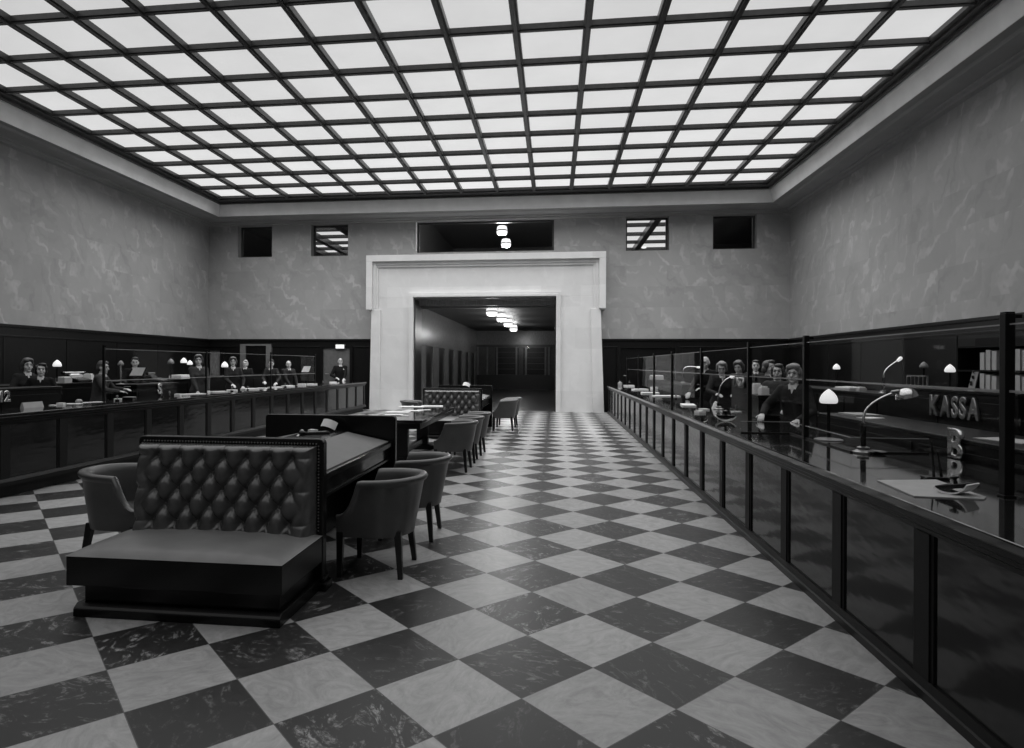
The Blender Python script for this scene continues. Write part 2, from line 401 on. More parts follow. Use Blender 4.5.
# portal
def arch(mb, xo0, xo1, zo, xi0, xi1, zi, z0, y0, y1):
    mb.box(xo0, xi0, y0, y1, z0, zi).box(xi1, xo1, y0, y1, z0, zi).box(xo0, xo1, y0, y1, zi, zo); return mb
P = MB()
P.prism([(-6.47, 0), (-4.89, 0), (-4.89, 3.95), (-6.40, 3.95)], lambda p, t: (p[0], t, p[1]), 21.86, YB + .01)
P.prism([(.06, 0), (1.68, 0), (1.54, 3.95), (.06, 3.95)], lambda p, t: (p[0], t, p[1]), 21.86, YB + .01)
P.box(-6.40, 1.54, 21.86, YB + .01, 3.95, 5.30)
arch(P, -6.58, 1.715, 5.43, -6.36, 1.495, 5.21, 3.52, 21.67, YB + .01)
arch(P, -6.36, 1.495, 5.21, -6.25, 1.385, 5.10, 3.52, 21.77, 21.90)
arch(P, -6.25, 1.385, 5.10, -6.17, 1.305, 5.02, 3.52, 21.81, 21.88)
P.prism([(-6.47, 0), (-6.1, 0), (-6.08, 3.52), (-6.41, 3.52)], lambda p, t: (p[0], t, p[1]), 21.76, 21.88)
P.prism([(1.30, 0), (1.68, 0), (1.555, 3.52), (1.22, 3.52)], lambda p, t: (p[0], t, p[1]), 21.76, 21.88)
arch(P, -5.04, .21, 4.10, -4.89, .06, 3.95, 0, 21.70, 21.88)
arch(P, -4.97, .14, 4.03, -4.89, .06, 3.95, 0, 21.68, 21.72)
struct('trim_7', P, 'stone', None, None, .008)
lin = boxm(-4.90, -4.85, 21.87, YB + .55, 0, 3.96).box(.02, .07, 21.87, YB + .55, 0, 3.96)
struct('trim_10', lin, 'hallwood'); struct('trim_11', boxm(-4.86, .03, 21.80, YB + .5, 3.91, 3.96).box(-4.86, .03, YB + .1, YB + .5, 3.72, 3.91), 'hallwall')
# the hall beyond the portal
HX0, HX1, HY, HZ = -5.0, 1.2, 41.0, 3.80
struct('floor_hall', boxm(HX0 - .3, HX1 + .3, 22.0, HY + .3, -.12, -.004), 'hallfloor')
struct('ceiling_hall', boxm(HX0 - .3, HX1 + .3, YB + .4, HY + .3, HZ, HZ + .2).box(HX0, HX1, YB + .42, YB + .8, 3.66, HZ), 'hallceil')
b = boxm(HX0 - .3, HX0, YB + .4, HY, 0, HZ)
edges = [23.1, 24.1, 25.5, 26.9, 28.3, 29.4, 31.0, 32.2, 33.9, 35.1, 36.7, 37.6, 39.5, 40.4]
for i in range(0, len(edges) - 1, 2): b.box(HX0, HX0 + .09, edges[i], edges[i + 1], 0, 2.32)
b.box(HX0, HX0 + .10, YB + .4, HY, 2.32, 2.45)
struct('wall_hall_left', b, 'hallwall', None, None, .01)
b = MB()
for i in range(1, len(edges) - 1, 2): b.box(HX0 + .005, HX0 + .03, edges[i], edges[i + 1], 0, 2.32)
struct('door_5', b, 'hallwood')
gr = MB(); y0_, y1_ = 22.85, 23.07
for k in range(9): gr.box(HX0 + .01, HX0 + .05, y0_, y1_, .5 + k * .22, .53 + k * .22)
gr.box(HX0 + .01, HX0 + .05, y0_, y0_ + .03, .4, 2.4).box(HX0 + .01, HX0 + .05, y1_ - .03, y1_, .4, 2.4)
struct('trim_8', gr, 'hallwood')
struct('wall_hall_right', boxm(HX1, HX1 + .3, YB + .4, HY, 0, HZ), 'hallwall')
b = boxm(HX0 - .3, HX1 + .3, HY, HY + .3, 0, HZ)
struct('wall_hall_end', b, 'hallwall')
# glazed partition at the hall's end
gp = thing('glazed_partition', 'dark wooden glazed partition closing the far end of the hall beyond the portal', 'partition', (0, HY - .25, 0))
part('dado', boxm(HX0, HX1, -.03, .03, 0, .86), 'hallwood', gp)
fr = boxm(HX0, HX1, -.05, .05, .86, .95).box(HX0, HX1, -.05, .05, 2.76, 2.9)
part('rail', fr, 'hallwood', gp)
for px_ in (478, 487.5, 497, 516.5, 526, 545.5, 549):
    x = ony(px_, 360, HY - .25).x; part('mullion', boxm(x - .06, x + .06, -.045, .045, .95, 2.76), 'hallwall', gp)
part('pane', boxm(HX0, HX1, -.006, .006, .95, 2.76), 'winglass', gp)
for px_ in (507, 535):
    x = ony(px_, 350, HY - .2).x
    bk = thing('bookcase', 'shadowy bookcase behind the left part of the hall partition' if px_ == 507 else 'shadowy bookcase behind the right part of the hall partition', 'bookcase', (x, HY - .12, 0))
    part('carcass', boxm(-.75, .75, .06, .10, 0, 2.7).box(-.75, -.71, -.1, .06, 0, 2.7).box(.71, .75, -.1, .06, 0, 2.7), 'hallwood', bk)
    for k in range(6): part('shelf', boxm(-.71, .71, -.1, .06, .6 + k * .36, .63 + k * .36), 'hallwall', bk)
# upper rooms seen through the high windows
b = boxm(-17, 12, YB + .41, 40, 5.0, 5.1).box(-17, 12, 40, 40.2, 5.1, 9).box(-17.2, -17, YB + .4, 40, 5.1, 9).box(12, 12.2, YB + .4, 40, 5.1, 9).box(-6.6, -6.4, YB + .41, 40, 5.1, 9).box(1.6, 1.8, YB + .41, 40, 5.1, 9).box(-17, 12, YB + .41, 40, 9, 9.1)
struct('wall_upper_rooms', b, 'hallceil')
def small_skylight(name, x0, x1, y0, y1, z, ny, beams):
    o = struct(name, boxm(x0, x1, y0, y1, z + .03, z + .05), 'laylight')
    for k in range(ny + 1):
        y = y0 + (y1 - y0) * k / ny; part('skylight_crossbar', boxm(x0, x1, y - .09, y + .09, z - .12, z + .02), 'grid', o)
    for x in beams: part('skylight_beam', boxm(x - .13, x + .13, y0, y1, z - .26, z), 'grid', o)
small_skylight('window_7', -12.3, -9.0, 25.6, 36, 7.6, 7, (-10.9, -12.2, -9.1))
small_skylight('window_8', 1.9, 5.8, 25.6, 37, 7.6, 6, (4.05,))

# doors in the wainscot of the back wall
def xw(px_, Y=YB - .06): return ony(px_, 360, Y).x
def door(n, p0, p1, ztop, leaf, frame, fw_=.14):
    x0, x1 = xw(p0), xw(p1); y = YB - .05
    o = struct('door_%d' % n, boxm(x0, x0 + fw_, y - .09, y, 0, ztop).box(x1 - fw_, x1, y - .09, y, 0, ztop).box(x0, x1, y - .08, y, ztop - .06, ztop), frame)
    part('door_leaf', boxm(x0 + fw_, x1 - fw_, y - .03, y, 0, ztop - .06), leaf, o)
    part('door_handle', MB().tube([(x0 + fw_ + .1, y - .03, 1.25), (x0 + fw_ + .1, y - .09, 1.25), (x0 + fw_ + .22, y - .09, 1.25)], .015, 8), 'steel', o)
door(1, 241, 272, 2.33, 'black', 'brush', .20)
door(2, 208.5, 223, 2.15, 'hallwall', 'wains', .08)
door(3, 321, 353, 2.26, 'hallceil', 'wains', .1)
door(4, 617, 679, 2.26, 'black', 'wains', .12)  # black leaf stands in for the shade inside an open recess
p0 = ony(335.2, 347, YB - .18); p1 = ony(344.4, 347, YB - .18)
sg = thing('sign_box', 'small glowing white sign box high on the dark wall left of the portal', 'sign', (p0.x, YB - .16, 2.2))
zt, zb = ony(340, 344.3, YB - .18).z - 2.2, ony(340, 348.8, YB - .18).z - 2.2
part('lamp_face', boxm(.02, p1.x - p0.x - .02, -.02, .0, zb + .015, zt - .015), 'sign', sg)
part('housing', boxm(0, p1.x - p0.x, .0, .11, zb, zt), 'brush', sg)

# pendant lamps in the hall (two-tier drums of glass) and in the upper gallery
def pendant(name, label, x, y, z, r, ztop, group, watts=42):
    t = thing(name, label, 'lamp', (x, y, z), 0, group)
    part('upper_shade', MB().lathe([(r * .72, .17), (r * .80, .16), (r, .03), (r * .9, .022)]), 'pend', t, 40)
    part('band', MB().lathe([(r * .93, -.022), (r * .96, -.02), (r * .96, .02), (r * .93, .022)]), 'grid', t, 40)
    part('lower_shade', MB().lathe([(r * .9, -.022), (r * 1.0, -.03), (r * .98, -.10), (r * .8, -.16), (.02, -.18)]), 'pend', t, 40)
    pl = bpy.data.lights.new('pendant_bulb', 'POINT'); pl.energy = watts; pl.shadow_soft_size = .2; po = bpy.data.objects.new('pendant_bulb', pl); COL.objects.link(po); po.location = (x, y, z - .32)
    part('stem', MB().tube([(0, 0, .16), (0, 0, ztop - z)], .015, 8), 'steel', t)
    return t
for i, (px_, py_, Y) in enumerate(((491.8, 308.5, 23.6), (501.5, 316, 26.8), (508, 321.3, 30.2), (513.5, 327.2, 34.4))):
    p = ony(px_, py_, Y)
    pendant('pendant_lamp', ['nearest', 'second', 'third', 'farthest'][i] + ' of the glowing two-tier pendant lamps in the hall beyond the portal', p.x, Y, min(p.z, HZ - .2), .215, HZ, 'pendant lamps down the hall')
for i, (px_, py_, Y) in enumerate(((502, 230.5, 24.5), (506, 243.2, 27.0))):
    p = ony(px_, py_, Y); pendant('pendant_lamp', ('higher' if i == 0 else 'lower') + ' of two glowing drum lamps seen through the wide window above the portal', p.x, Y, p.z, .21, 8.9, 'lamps behind the wide window', 220)
for i, (px_, py_, Y) in enumerate(((655, 222.5, 27.2), (643.5, 247.5, 33.2))):
    p = ony(px_, py_, Y)
    t = thing('ceiling_lamp', ('upper' if i == 0 else 'lower') + ' of two bright oval lamps seen through the small window right of the portal', 'lamp', (p.x, Y, p.z), 0, 'lamps behind the right window')
    part('bowl', MB().ell((0, 0, 0), (.17, .17, .085)), 'pend', t, 60); part('stem', MB().tube([(0, 0, .05), (0, 0, 7.4 - p.z)], .02, 8), 'grid', t)

# ================================================================== THE COUNTERS
def counter(name, label, X, sgn, width, y0, y1, s0, pitch, H, zb=0):
    t = thing(name, label, 'counter', (X, y0, zb)); L = y1 - y0; H -= zb
    def bx(a, b_, ya, yb, z0, z1):
        lo, hi = sorted((sgn * a, sgn * b_)); return boxm(lo, hi, ya, yb, z0, z1)
    part('worktop', bx(-.02, width, 0, L, H - .045, H), 'top', t, None, .008)
    if zb: part('base', bx(.09, width - .06, .02, L - .06, -zb, 0), 'stile', t)
    part('body', bx(.07, width - .04, 0.01, L - .01, .0, H - .045), 'desk', t)
    prof = [(.0, H - .05), (.0, H - .075), (.02, H - .085), (.02, H - .105), (.035, H - .115), (.035, H - .135), (.09, H - .135), (.09, H - .05)]
    part('top_rail', MB().prism([(sgn * a, z) for a, z in prof], lambda p, q: (p[0], q, p[1]), 0, L), 'frame', t)
    prof = [(.0, 0), (.0, .045), (.012, .05), (.03, .085), (.09, .085), (.09, 0)]
    part('plinth', MB().prism([(sgn * a, z) for a, z in prof], lambda p, q: (p[0], q, p[1]), 0, L), 'frame', t)
    k0 = -int((s0 - y0) / pitch); ys = []
    k = k0
    while s0 + k * pitch < y1 - .05: ys.append(s0 + k * pitch - y0); k += 1
    st = None
    for y in ys:
        if st is None:
            st = part('stile', bx(.028, .08, -.06, .06, .085, H - .135).box(*sorted((sgn * .036, sgn * .06)), -.085, .085, .085, H - .135), 'stile', t)
            st.location = (0, y, 0)
        else:
            c = st.copy(); COL.objects.link(c); c.location = (0, y, 0)
    pn = None
    for a, b_ in zip(ys[:-1], ys[1:]):
        if pn is None:
            pn = part('panel', bx(.045, .075, .07 - pitch / 2, pitch / 2 - .07, .085, H - .135), 'panel', t, None, .004)
            pn.location = (0, (a + b_) / 2, 0)
        else:
            c = pn.copy(); COL.objects.link(c); c.location = (0, (a + b_) / 2, 0)
    return t
HR, HL = .93, 1.0
counter('bank_counter', 'long dark panelled bank counter with polished top along the right side', 1.764, 1, 1.12, -1.2, 21.6, 3.355, .943, HR)
counter('bank_counter', 'long dark panelled bank counter along the left side behind the tufted bench', -6.40, -1, .78, -1.2, 21.15, 6.753, .894, HL, .145)

def screen(name, label, X, H, posts, top, wpost, rail_z, pane_lo, thick_rail=.012, side=1):
    t = thing(name, label, 'glass screen', (X, posts[0], H)); y0 = posts[0]
    for y in posts:
        p = part('post', boxm(-wpost / 2, wpost / 2, y - y0 - wpost / 2, y - y0 + wpost / 2, .0, top - H).box(-wpost * .62, wpost * .62, y - y0 - wpost * .62, y - y0 + wpost * .62, 0, .012), 'iron', t, None, .004)
        part('finial', boxm(-wpost * .45, wpost * .45, y - y0 - wpost * .45, y - y0 + wpost * .45, top - H, top - H + .008).box(0, wpost * 1.3, y - y0 - .01, y - y0 + .01, top - H - .025, top - H - .005), 'iron', p)
    for a, b_ in zip(posts[:-1], posts[1:]):
        a += wpost / 2 - y0; b_ -= wpost / 2 + y0
        pn = part('pane', boxm(-.004, .004, a, b_, pane_lo - H, top - .06 - H), 'glass', t)
        part('glass_edge', boxm(-.005, .005, a, b_, top - .06 - H, top - .053 - H), 'edge', pn)
        part('rail', boxm(-thick_rail / 2, thick_rail / 2, a, b_, rail_z - .006 - H, rail_z + .006 - H), 'edge', t)
    return t
screen('counter_screen', 'tall glass screen between black posts standing on the right-hand counter', 2.33, HR, [.9, 3.60, 6.25, 7.97, 10.45, 13.0, 15.3, 18.0, 20.8], 1.88, .048, 1.478, 1.06)
screen('counter_screen', 'glass screen between dark posts standing on the left-hand counter', -6.93, HL, [9.06, 11.98, 14.9, 17.8], 1.88, .034, 1.33, 1.12)
gd = thing('glass_guard', 'low zigzag glass guard edged with metal on the right counter near the gooseneck lamp', 'glass guard', (2.33, 6.64, HR))
for (ax, ay), (bx_, by) in zip([(-.47, 0), (0, 0), (-.03, -1.37)], [(0, 0), (-.03, -1.37), (.53, -1.37)]):
    q = MB(); d = Vector((bx_ - ax, by - ay, 0)); nrm = Vector((-d.y, d.x, 0)).normalized() * .004
    def slab(z0, z1, k=1):
        a, b_ = Vector((ax, ay, 0)), Vector((bx_, by, 0)); n = nrm * k
        return MB().pz([(a - n)[:2], (b_ - n)[:2], (b_ + n)[:2], (a + n)[:2]], z0, z1)
    pn = part('pane', slab(.012, .115), 'glass', gd); part('glass_edge', slab(.115, .121, 1.2), 'edge', pn); part('bottom_rail', slab(0, .012, 1.6), 'iron', gd)

# ================================================================== BENCHES, DESKS, TABLE, CHAIRS
def rpanel(x0, x1, z0, z1, r, y0, y1, n=6):
    pts = [(x0, z0), (x1, z0)]
    for k in range(n + 1): a = k / n * PI / 2; pts.append((x1 - r + r * math.cos(a), z1 - r + r * math.sin(a)))
    for k in range(n + 1): a = PI / 2 + k / n * PI / 2; pts.append((x0 + r + r * math.cos(a), z1 - r + r * math.sin(a)))
    return MB().py(pts, y0, y1)
SX, SZ, ZTOP = .169, .1135, .945
def tuft(x, z):
    """pillow height of the buttoned leather at a point of the back"""
    zt, zb = ZTOP, ZTOP - 4 * SZ
    def pl(t): return (1 - (2 * (t - math.floor(t)) - 1) ** 2) ** .5
    # diamonds
    a = x / SX + (z - zt) / (2 * SZ); c = x / SX - (z - zt) / (2 * SZ)
    p_, q_ = 2 * (a - math.floor(a)) - 1, 2 * (c - math.floor(c)) - 1
    h = ((1 - p_ * p_) * (1 - q_ * q_)) ** .52
    ra, rc = a - round(a), c - round(c); d2 = ((ra + rc) * .5 * SX) ** 2 + ((ra - rc) * SZ) ** 2
    h = .25 * (1 - math.exp(-d2 / .0016)) + .75 * h
    zz = min(max((z - zt) / (.6 * SZ), 0), 1)
    if zz > 0: h = h * (1 - zz) + zz * (.35 + .65 * pl(x / SX))
    zz = min(max((zb - z) / (.6 * SZ), 0), 1)
    if zz > 0: h = h * (1 - zz) + zz * (.35 + .65 * pl(x / SX))
    ex = min(max((abs(x) - 3.0 * SX) / (.75 * SX), 0), 1)
    if ex > 0: h = h * (1 - ex) + ex * (.3 + .7 * pl((z - zt) / (2 * SZ)))
    return h
def make_bench(label, loc):
    t = thing('tufted_bench', label, 'bench', loc, 0, 'tufted benches')
    p = [(-.70, 0), (-.70, .05), (-.685, .062), (-.67, .075), (.0, .075), (.0, 0)]
    part('plinth', MB().px([(-.665, 0), (-.665, .05), (-.65, .065), (-.63, .08), (0, .08), (0, 0)], -.685, .685).box(-.655, .655, -.60, 0, .08, .21), 'bench_wood', t, None, .006)
    part('seat_box', boxm(-.725, .70, -.675, -.005, .20, .385), 'bench_wood', t, None, .006)
    n, m = 40, 20; s = MB(); vs = []; fs = []
    for j in range(m + 1):
        for i in range(n + 1):
            u, v = i / n * 2 - 1, j / m * 2 - 1
            eu = 1 - abs(u) ** 5; ev = 1 - abs(v) ** 5
            vs.append((u * .7165 - .0125, -.34 + v * .34 - (.004 if v < -.99 else 0), .387 + .045 * min(eu, 1) ** .5 * max(ev, 0) ** .5 + .018 * (1 - u * u) * (1 - v * v)))
    for j in range(m):
        for i in range(n): a = j * (n + 1) + i; fs.append((a, a + 1, a + n + 2, a + n + 1))
    part('seat_cushion', s.add(vs, fs), 'seatleather', t, 60)
    part('back_frame', rpanel(-.705, .705, .0, 1.07, .035, 0, .075), 'bench_wood', t, None, .008)
    for sx in (-1, 1): part('foot_moulding', boxm(*sorted((sx * .65, sx * .74)), -.035, .11, 0, .06).box(*sorted((sx * .66, sx * .722)), -.02, .095, .06, .095), 'bench_wood', t, None, .01)
    # tufted leather as a relief on a gently raked pad
    x0, x1, z0, z1 = -.658, .658, .395, 1.022; n, m = 190, 92; vs = []; fs = []
    def base_y(z): return -.05 - .075 * (z1 - z) / (z1 - z0)
    for j in range(m + 1):
        for i in range(n + 1):
            x = x0 + (x1 - x0) * i / n; z = z0 + (z1 - z0) * j / m
            e = min((x - x0) / .05, (x1 - x) / .05, (z1 - z) / .04, 1); e = math.sqrt(max(0, 1 - (1 - e) ** 2))
            sag = .010 * tuft(x, z - .012)
            vs.append((x, base_y(z) * (.25 + .75 * e) - .064 * tuft(x, z) * e - sag * e, z))
    for j in range(m):
        for i in range(n): a = j * (n + 1) + i; fs.append((a, a + 1, a + n + 2, a + n + 1))
    # close rim to the frame
    rim = [j * (n + 1) for j in range(m + 1)] + [m * (n + 1) + i for i in range(1, n + 1)] + [j * (n + 1) + n for j in range(m - 1, -1, -1)]
    o = len(vs)
    for r_ in rim: vs.append((vs[r_][0], .002, vs[r_][2]))
    for k in range(len(rim) - 1): fs.append((rim[k], rim[k + 1], o + k + 1, o + k))
    back = part('backrest', MB().add(vs, fs), 'leather', t, 180)
    bt = None
    for row in range(5):
        cnt = 7 if row % 2 == 0 else 6
        for k in range(cnt):
            x = (k - (cnt - 1) / 2) * SX; z = ZTOP - row * SZ
            if bt is None: bt = part('button', MB().ell((0, 0, 0), (.012, .009, .012), None, 10, 6), 'leather', back, 60); q = bt
            else: q = bt.copy(); COL.objects.link(q)
            q.location = (x, base_y(z) - .004, z)
    nl = MB()
    for k in range(58): nl.ell((-.655 + k * 1.31 / 57, -.006, 1.037), (.006, .006, .006), None, 6, 4)
    for k in range(28):
        for sx in (-1, 1): nl.ell((sx * .672, -.004, .42 + k * .0222), (.006, .006, .006), None, 6, 4)
    q = part('nail_trim', nl, 'steel', t); q['kind'] = 'stuff'
    return t
B1 = make_bench('large tufted leather bench in the foreground with dark seat box', (-2.325, 4.33, 0))
B2 = dup(B1, (-2.285, 14.20, 0), 0, 'tufted leather bench standing farther off just before the portal')
B2.scale = (.96, 1, 1)

def make_desk(label, loc):
    t = thing('writing_desk', label, 'desk', loc, 0, 'double writing desks'); L = 2.0
    part('end_panel', rpanel(-.705, .705, 0, 1.07, .035, L, L + .07), 'bench_wood', t, None, .008)
    prof = [(-.675, .755), (-.675, .80), (-.20, .90), (-.18, .915), (.18, .915), (.20, .90), (.675, .80), (.675, .755)]
    part('desk_top', MB().py(prof, 0.005, L - .005), 'bench_wood', t, None, .006)
    for s in (-1, 1):
        a, c = (.645 * s, .8075), (.215 * s, .898); d = .006
        part('writing_inlay', MB().py([a, c, (c[0], c[1] + d), (a[0], a[1] + d)], .05, L - .06), 'blotter', t)
        lo, hi = sorted((.61 * s, .64 * s))
        part('apron', boxm(lo, hi, 0.005, L - .005, .64, .755), 'panel', t, None, .004)
        lo, hi = sorted((.60 * s, .655 * s))
        part('lower_rail', boxm(lo, hi, 0.005, L - .005, .615, .64), 'bench_wood', t, None, .004)
    part('centre_case', boxm(-.25, .25, .005, L - .005, .04, .76), 'bench_wood', t)
    return t
D1 = make_desk('dark double-sided sloping writing desk behind the foreground tufted bench', (-2.33, 4.405, 0))
D2 = dup(D1, (-2.285, 14.275, 0), 0, 'dark double-sided writing desk behind the far tufted bench')

def make_chair(label, loc, rz, group):
    t = thing('armchair', label, 'chair', loc, rz, group); NS = 56
    def plan(s, hw, rx, xf, xc=-.05):       # s 0..1 from front left tip round the back to front right tip; returns point and outward normal
        La = xf - xc; Lc = PI * (hw + rx) / 2; tot = 2 * La + Lc; q = s * tot
        if q < La: return Vector((xf - q, hw)), Vector((0, 1))
        if q > La + Lc: return Vector((xc + (q - La - Lc), -hw)), Vector((0, -1))
        a = PI / 2 + (q - La) / Lc * PI
        return Vector((xc + rx * math.cos(a), hw * math.sin(a))), Vector((hw * math.cos(a), rx * math.sin(a))).normalized()
    def ztop(x):
        d = .25 - x
        if d < .17: return .475 + (.735 - .475) * (d / .17) ** 2.6
        return .735 + .018 * min(1, max(0, (d - .17) / .4))
    vs = []; fs = []
    for i in range(NS + 1):
        s = i / NS
        pb, nb = plan(s, .275, .235, .25); pt, nt = plan(s, .305, .315, .25)
        zt = ztop(pt.x); k = (zt - .34) / .41     # how far up the flare this section reaches
        ptop = pb.lerp(pt, min(1, max(.05, k))); nn = nt
        sec = []
        def at_(f, off, z): p = pb.lerp(ptop, f) + nn * off; sec.append((p.x, p.y, z))
        h = zt - .34
        roll = min(1, h / .3)
        at_(0, -.004, .305); at_(.12, 0, .34 + .10 * h); at_(.5, .002, .34 + .5 * h); at_(.86, 0, zt - .052 * roll - .012)
        at_(.90, .004, zt - .05 * roll - .006); at_(.95, .018 * roll, zt - .040 * roll); at_(1, .022 * roll, zt - .022 * roll); at_(1, .012 * roll, zt - .005)
        at_(1, -.012, zt); at_(1, -.04, zt - .006); at_(1, -.056, zt - .03 * roll); at_(.8, -.056, zt - .1 * h - .02); at_(.4, -.05, max(.40, .34 + .35 * h)); at_(.1, -.05, .38); at_(0, -.05, .305)
        vs += sec
    m = 15
    for i in range(NS):
        for k in range(m): fs.append((i * m + k, i * m + (k + 1) % m, (i + 1) * m + (k + 1) % m, (i + 1) * m + k))
    fs.append(tuple(range(m))[::-1]); fs.append(tuple(range(NS * m, NS * m + m)))
    part('backrest', MB().add(vs, fs), 'chairleather', t, 55)
    vs = []; fs = []; n = 20
    for j in range(n + 1):
        for i in range(n + 1):
            u, v = i / n * 2 - 1, j / n * 2 - 1
            e = (max(0, 1 - abs(u) ** 7) * max(0, 1 - abs(v) ** 7)) ** .5
            wv = .225 if u > -.4 else .225 - .10 * ((-.4 - u) / .6) ** 2
            vs.append((u * .235 + .01, v * wv, .375 + .065 * e + .015 * (1 - u * u) * (1 - v * v)))
    for j in range(n):
        for i in range(n): a = j * (n + 1) + i; fs.append((a, a + 1, a + n + 2, a + n + 1))
    part('seat_cushion', MB().add(vs, fs), 'chairleather', t, 60)
    part('seat_rail', MB().pz([(.245, -.225), (.25, .225), (.0, .235), (-.2, .14), (-.2, -.14), (0, -.235)], .30, .40), 'chairleather', t, None, .01)
    for sx, sy in ((1, 1), (1, -1), (-1, 1), (-1, -1)):
        x, y = (.225, .25 * sy) if sx > 0 else (-.20, .19 * sy)
        dx, dy = (.008, .0) if sx > 0 else (-.035, .05 * sy)
        a, c = .027, .018
        q = MB().add([(x - a, y - a, .345), (x + a, y - a, .345), (x + a, y + a, .345), (x - a, y + a, .345), (x + dx - c, y + dy - c, 0), (x + dx + c, y + dy - c, 0), (x + dx + c, y + dy + c, 0), (x + dx - c, y + dy + c, 0)],
                     [(0, 1, 2, 3), (4, 7, 6, 5), (0, 4, 5, 1), (1, 5, 6, 2), (2, 6, 7, 3), (3, 7, 4, 0)])
        part('leg', q, 'leg', t, None, .003)
    return t
CH = make_chair('nearest leather tub armchair, right of the foreground desk with its back to the aisle', (-1.365, 4.87, 0), PI, 'tub armchairs')
for x, y, rz, lab in (
    (-1.335, 5.88, PI + .02, 'second leather tub armchair along the right of the foreground desk'),
    (-3.42, 4.79, -.03, 'leather tub armchair left of the foreground tufted bench, facing right'),
    (-1.52, 9.58, PI - .02, 'nearest of three leather tub armchairs beside the long paper-strewn table'),
    (-1.52, 10.46, PI + .03, 'middle one of three leather tub armchairs beside the long paper-strewn table'),
    (-1.50, 11.36, PI - .03, 'farthest of three leather tub armchairs beside the long paper-strewn table'),
    (-1.24, 15.60, PI + .05, 'nearer of two leather tub armchairs right of the far writing desk'),
    (-1.21, 16.55, PI - .04, 'farther of two leather tub armchairs right of the far writing desk'),
    (-3.24, 14.75, .04, 'leather tub armchair left of the far tufted bench')):
    dup(CH, (x, y, 0), rz, lab)

tb = thing('long_table', 'long dark table with pedestal legs and scattered papers between the two writing desks', 'table', (-2.47, 9.5, 0))
part('table_top', boxm(-.48, .48, 0, 3.6, .70, .75), 'top', tb, None, .008)
part('apron', boxm(-.42, .42, .12, 3.48, .60, .70), 'bench_wood', tb, None, .006)
for y in (.62, 2.28):
    part('pedestal', MB().py([(-.11, .08), (.11, .08), (.11, .60), (-.11, .60)], y, y + .11), 'bench_wood', tb, None, .006)
    part('foot', MB().py([(-.30, 0), (.30, 0), (.28, .05), (.13, .09), (-.13, .09), (-.28, .05)], y - .03, y + .14), 'bench_wood', tb, None, .006)
part('stretcher', boxm(-.04, .04, .73, 2.28, .12, .22), 'bench_wood', tb, None, .005)

# ------------------------------------------------------------------ small things
def flat(p): return (p.x, p.y, p.z)
def quad_paper(name, label, corners, z, mat='paper', th=.004, group=None, cat='paper'):
    pts = [onz(x, y, z) for x, y in corners]; c = sum(pts, Vector()) / len(pts)
    mb = MB().pz([(p.x - c.x, p.y - c.y) for p in pts], 0, th)
    return single(name, mb, mat, label, cat, (c.x, c.y, z), 0, group)
def sheet(label, px_, py_, z, w, d, rz=0, mat='paper', group='loose papers', th=.004, name='paper_sheet', cat='paper', tilt=0, at=None):
    p = at or onz(px_, py_, z)
    mb = boxm(-w / 2, w / 2, -d / 2, d / 2, 0, th)
    o = single(name, mb, mat, label, cat, (p.x, p.y, z + .0005), rz, group)
    if tilt: o.rotation_euler = (tilt, 0, rz)
    return o
def rocker(label, loc, rz, s=1.0, tilt=0, hw=.045):
    t = thing('rocker_blotter', label, 'rocker blotter', loc, rz, 'rocker blotters'); t.scale = (s, s, s)
    R_, n = .115, 18; out = []; inn = []
    for k in range(n + 1):
        a = math.radians(-52 + 104 * k / n); out.append((R_ * math.sin(a), R_ - R_ * math.cos(a))); inn.append(((R_ - .008) * math.sin(a), R_ - (R_ - .008) * math.cos(a)))
    part('paper_strip', MB().py(out + inn[::-1], -hw, hw), 'paper', t, 30)
    part('body', MB().py([(-.085, .048), (.085, .048), (.082, .056), (-.082, .056)] , -hw + .005, hw - .005).py([(-.07, .03), (.07, .03), (.085, .048), (-.085, .048)], -hw + .01, hw - .01), 'black', t, None, .002)
    part('knob', MB().lathe([(.012, .056), (.010, .075), (.012, .082), (.024, .088), (.024, .096), (.012, .10), (.001, .101)]), 'black', t, 40)
    if tilt: t.rotation_euler = (0, tilt, rz)
    return t
def mushroom(label, p_foot, ztop, r, lit=True, group='mushroom lamps', base=.09, pole='iron'):
    H = ztop - p_foot.z
    t = thing('desk_lamp', label, 'lamp', flat(p_foot), 0, group)
    part('base', MB().lathe([(base, 0), (base, .008), (base * .85, .014), (.02, .02), (.012, .03)]), 'brush', t, 40)
    part('pole', MB().lathe([(.015, .015), (.015, H - r * 1.3), (.022, H - r * 1.25), (.022, H - r * 1.1)]), pole, t, 40)
    part('lamp_shade', MB().lathe([(.02, H - r * 1.70), (r * .80, H - r * 1.72), (r * .95, H - r * 1.62), (r, H - r * 1.38), (r * .95, H - r * 1.08), (r * .80, H - r * .74), (r * .55, H - r * .42), (r * .25, H - r * .14), (r * .08, H - r * .02), (.003, H)]), 'opal' if lit else 'opal_dim', t, 50)
    return t
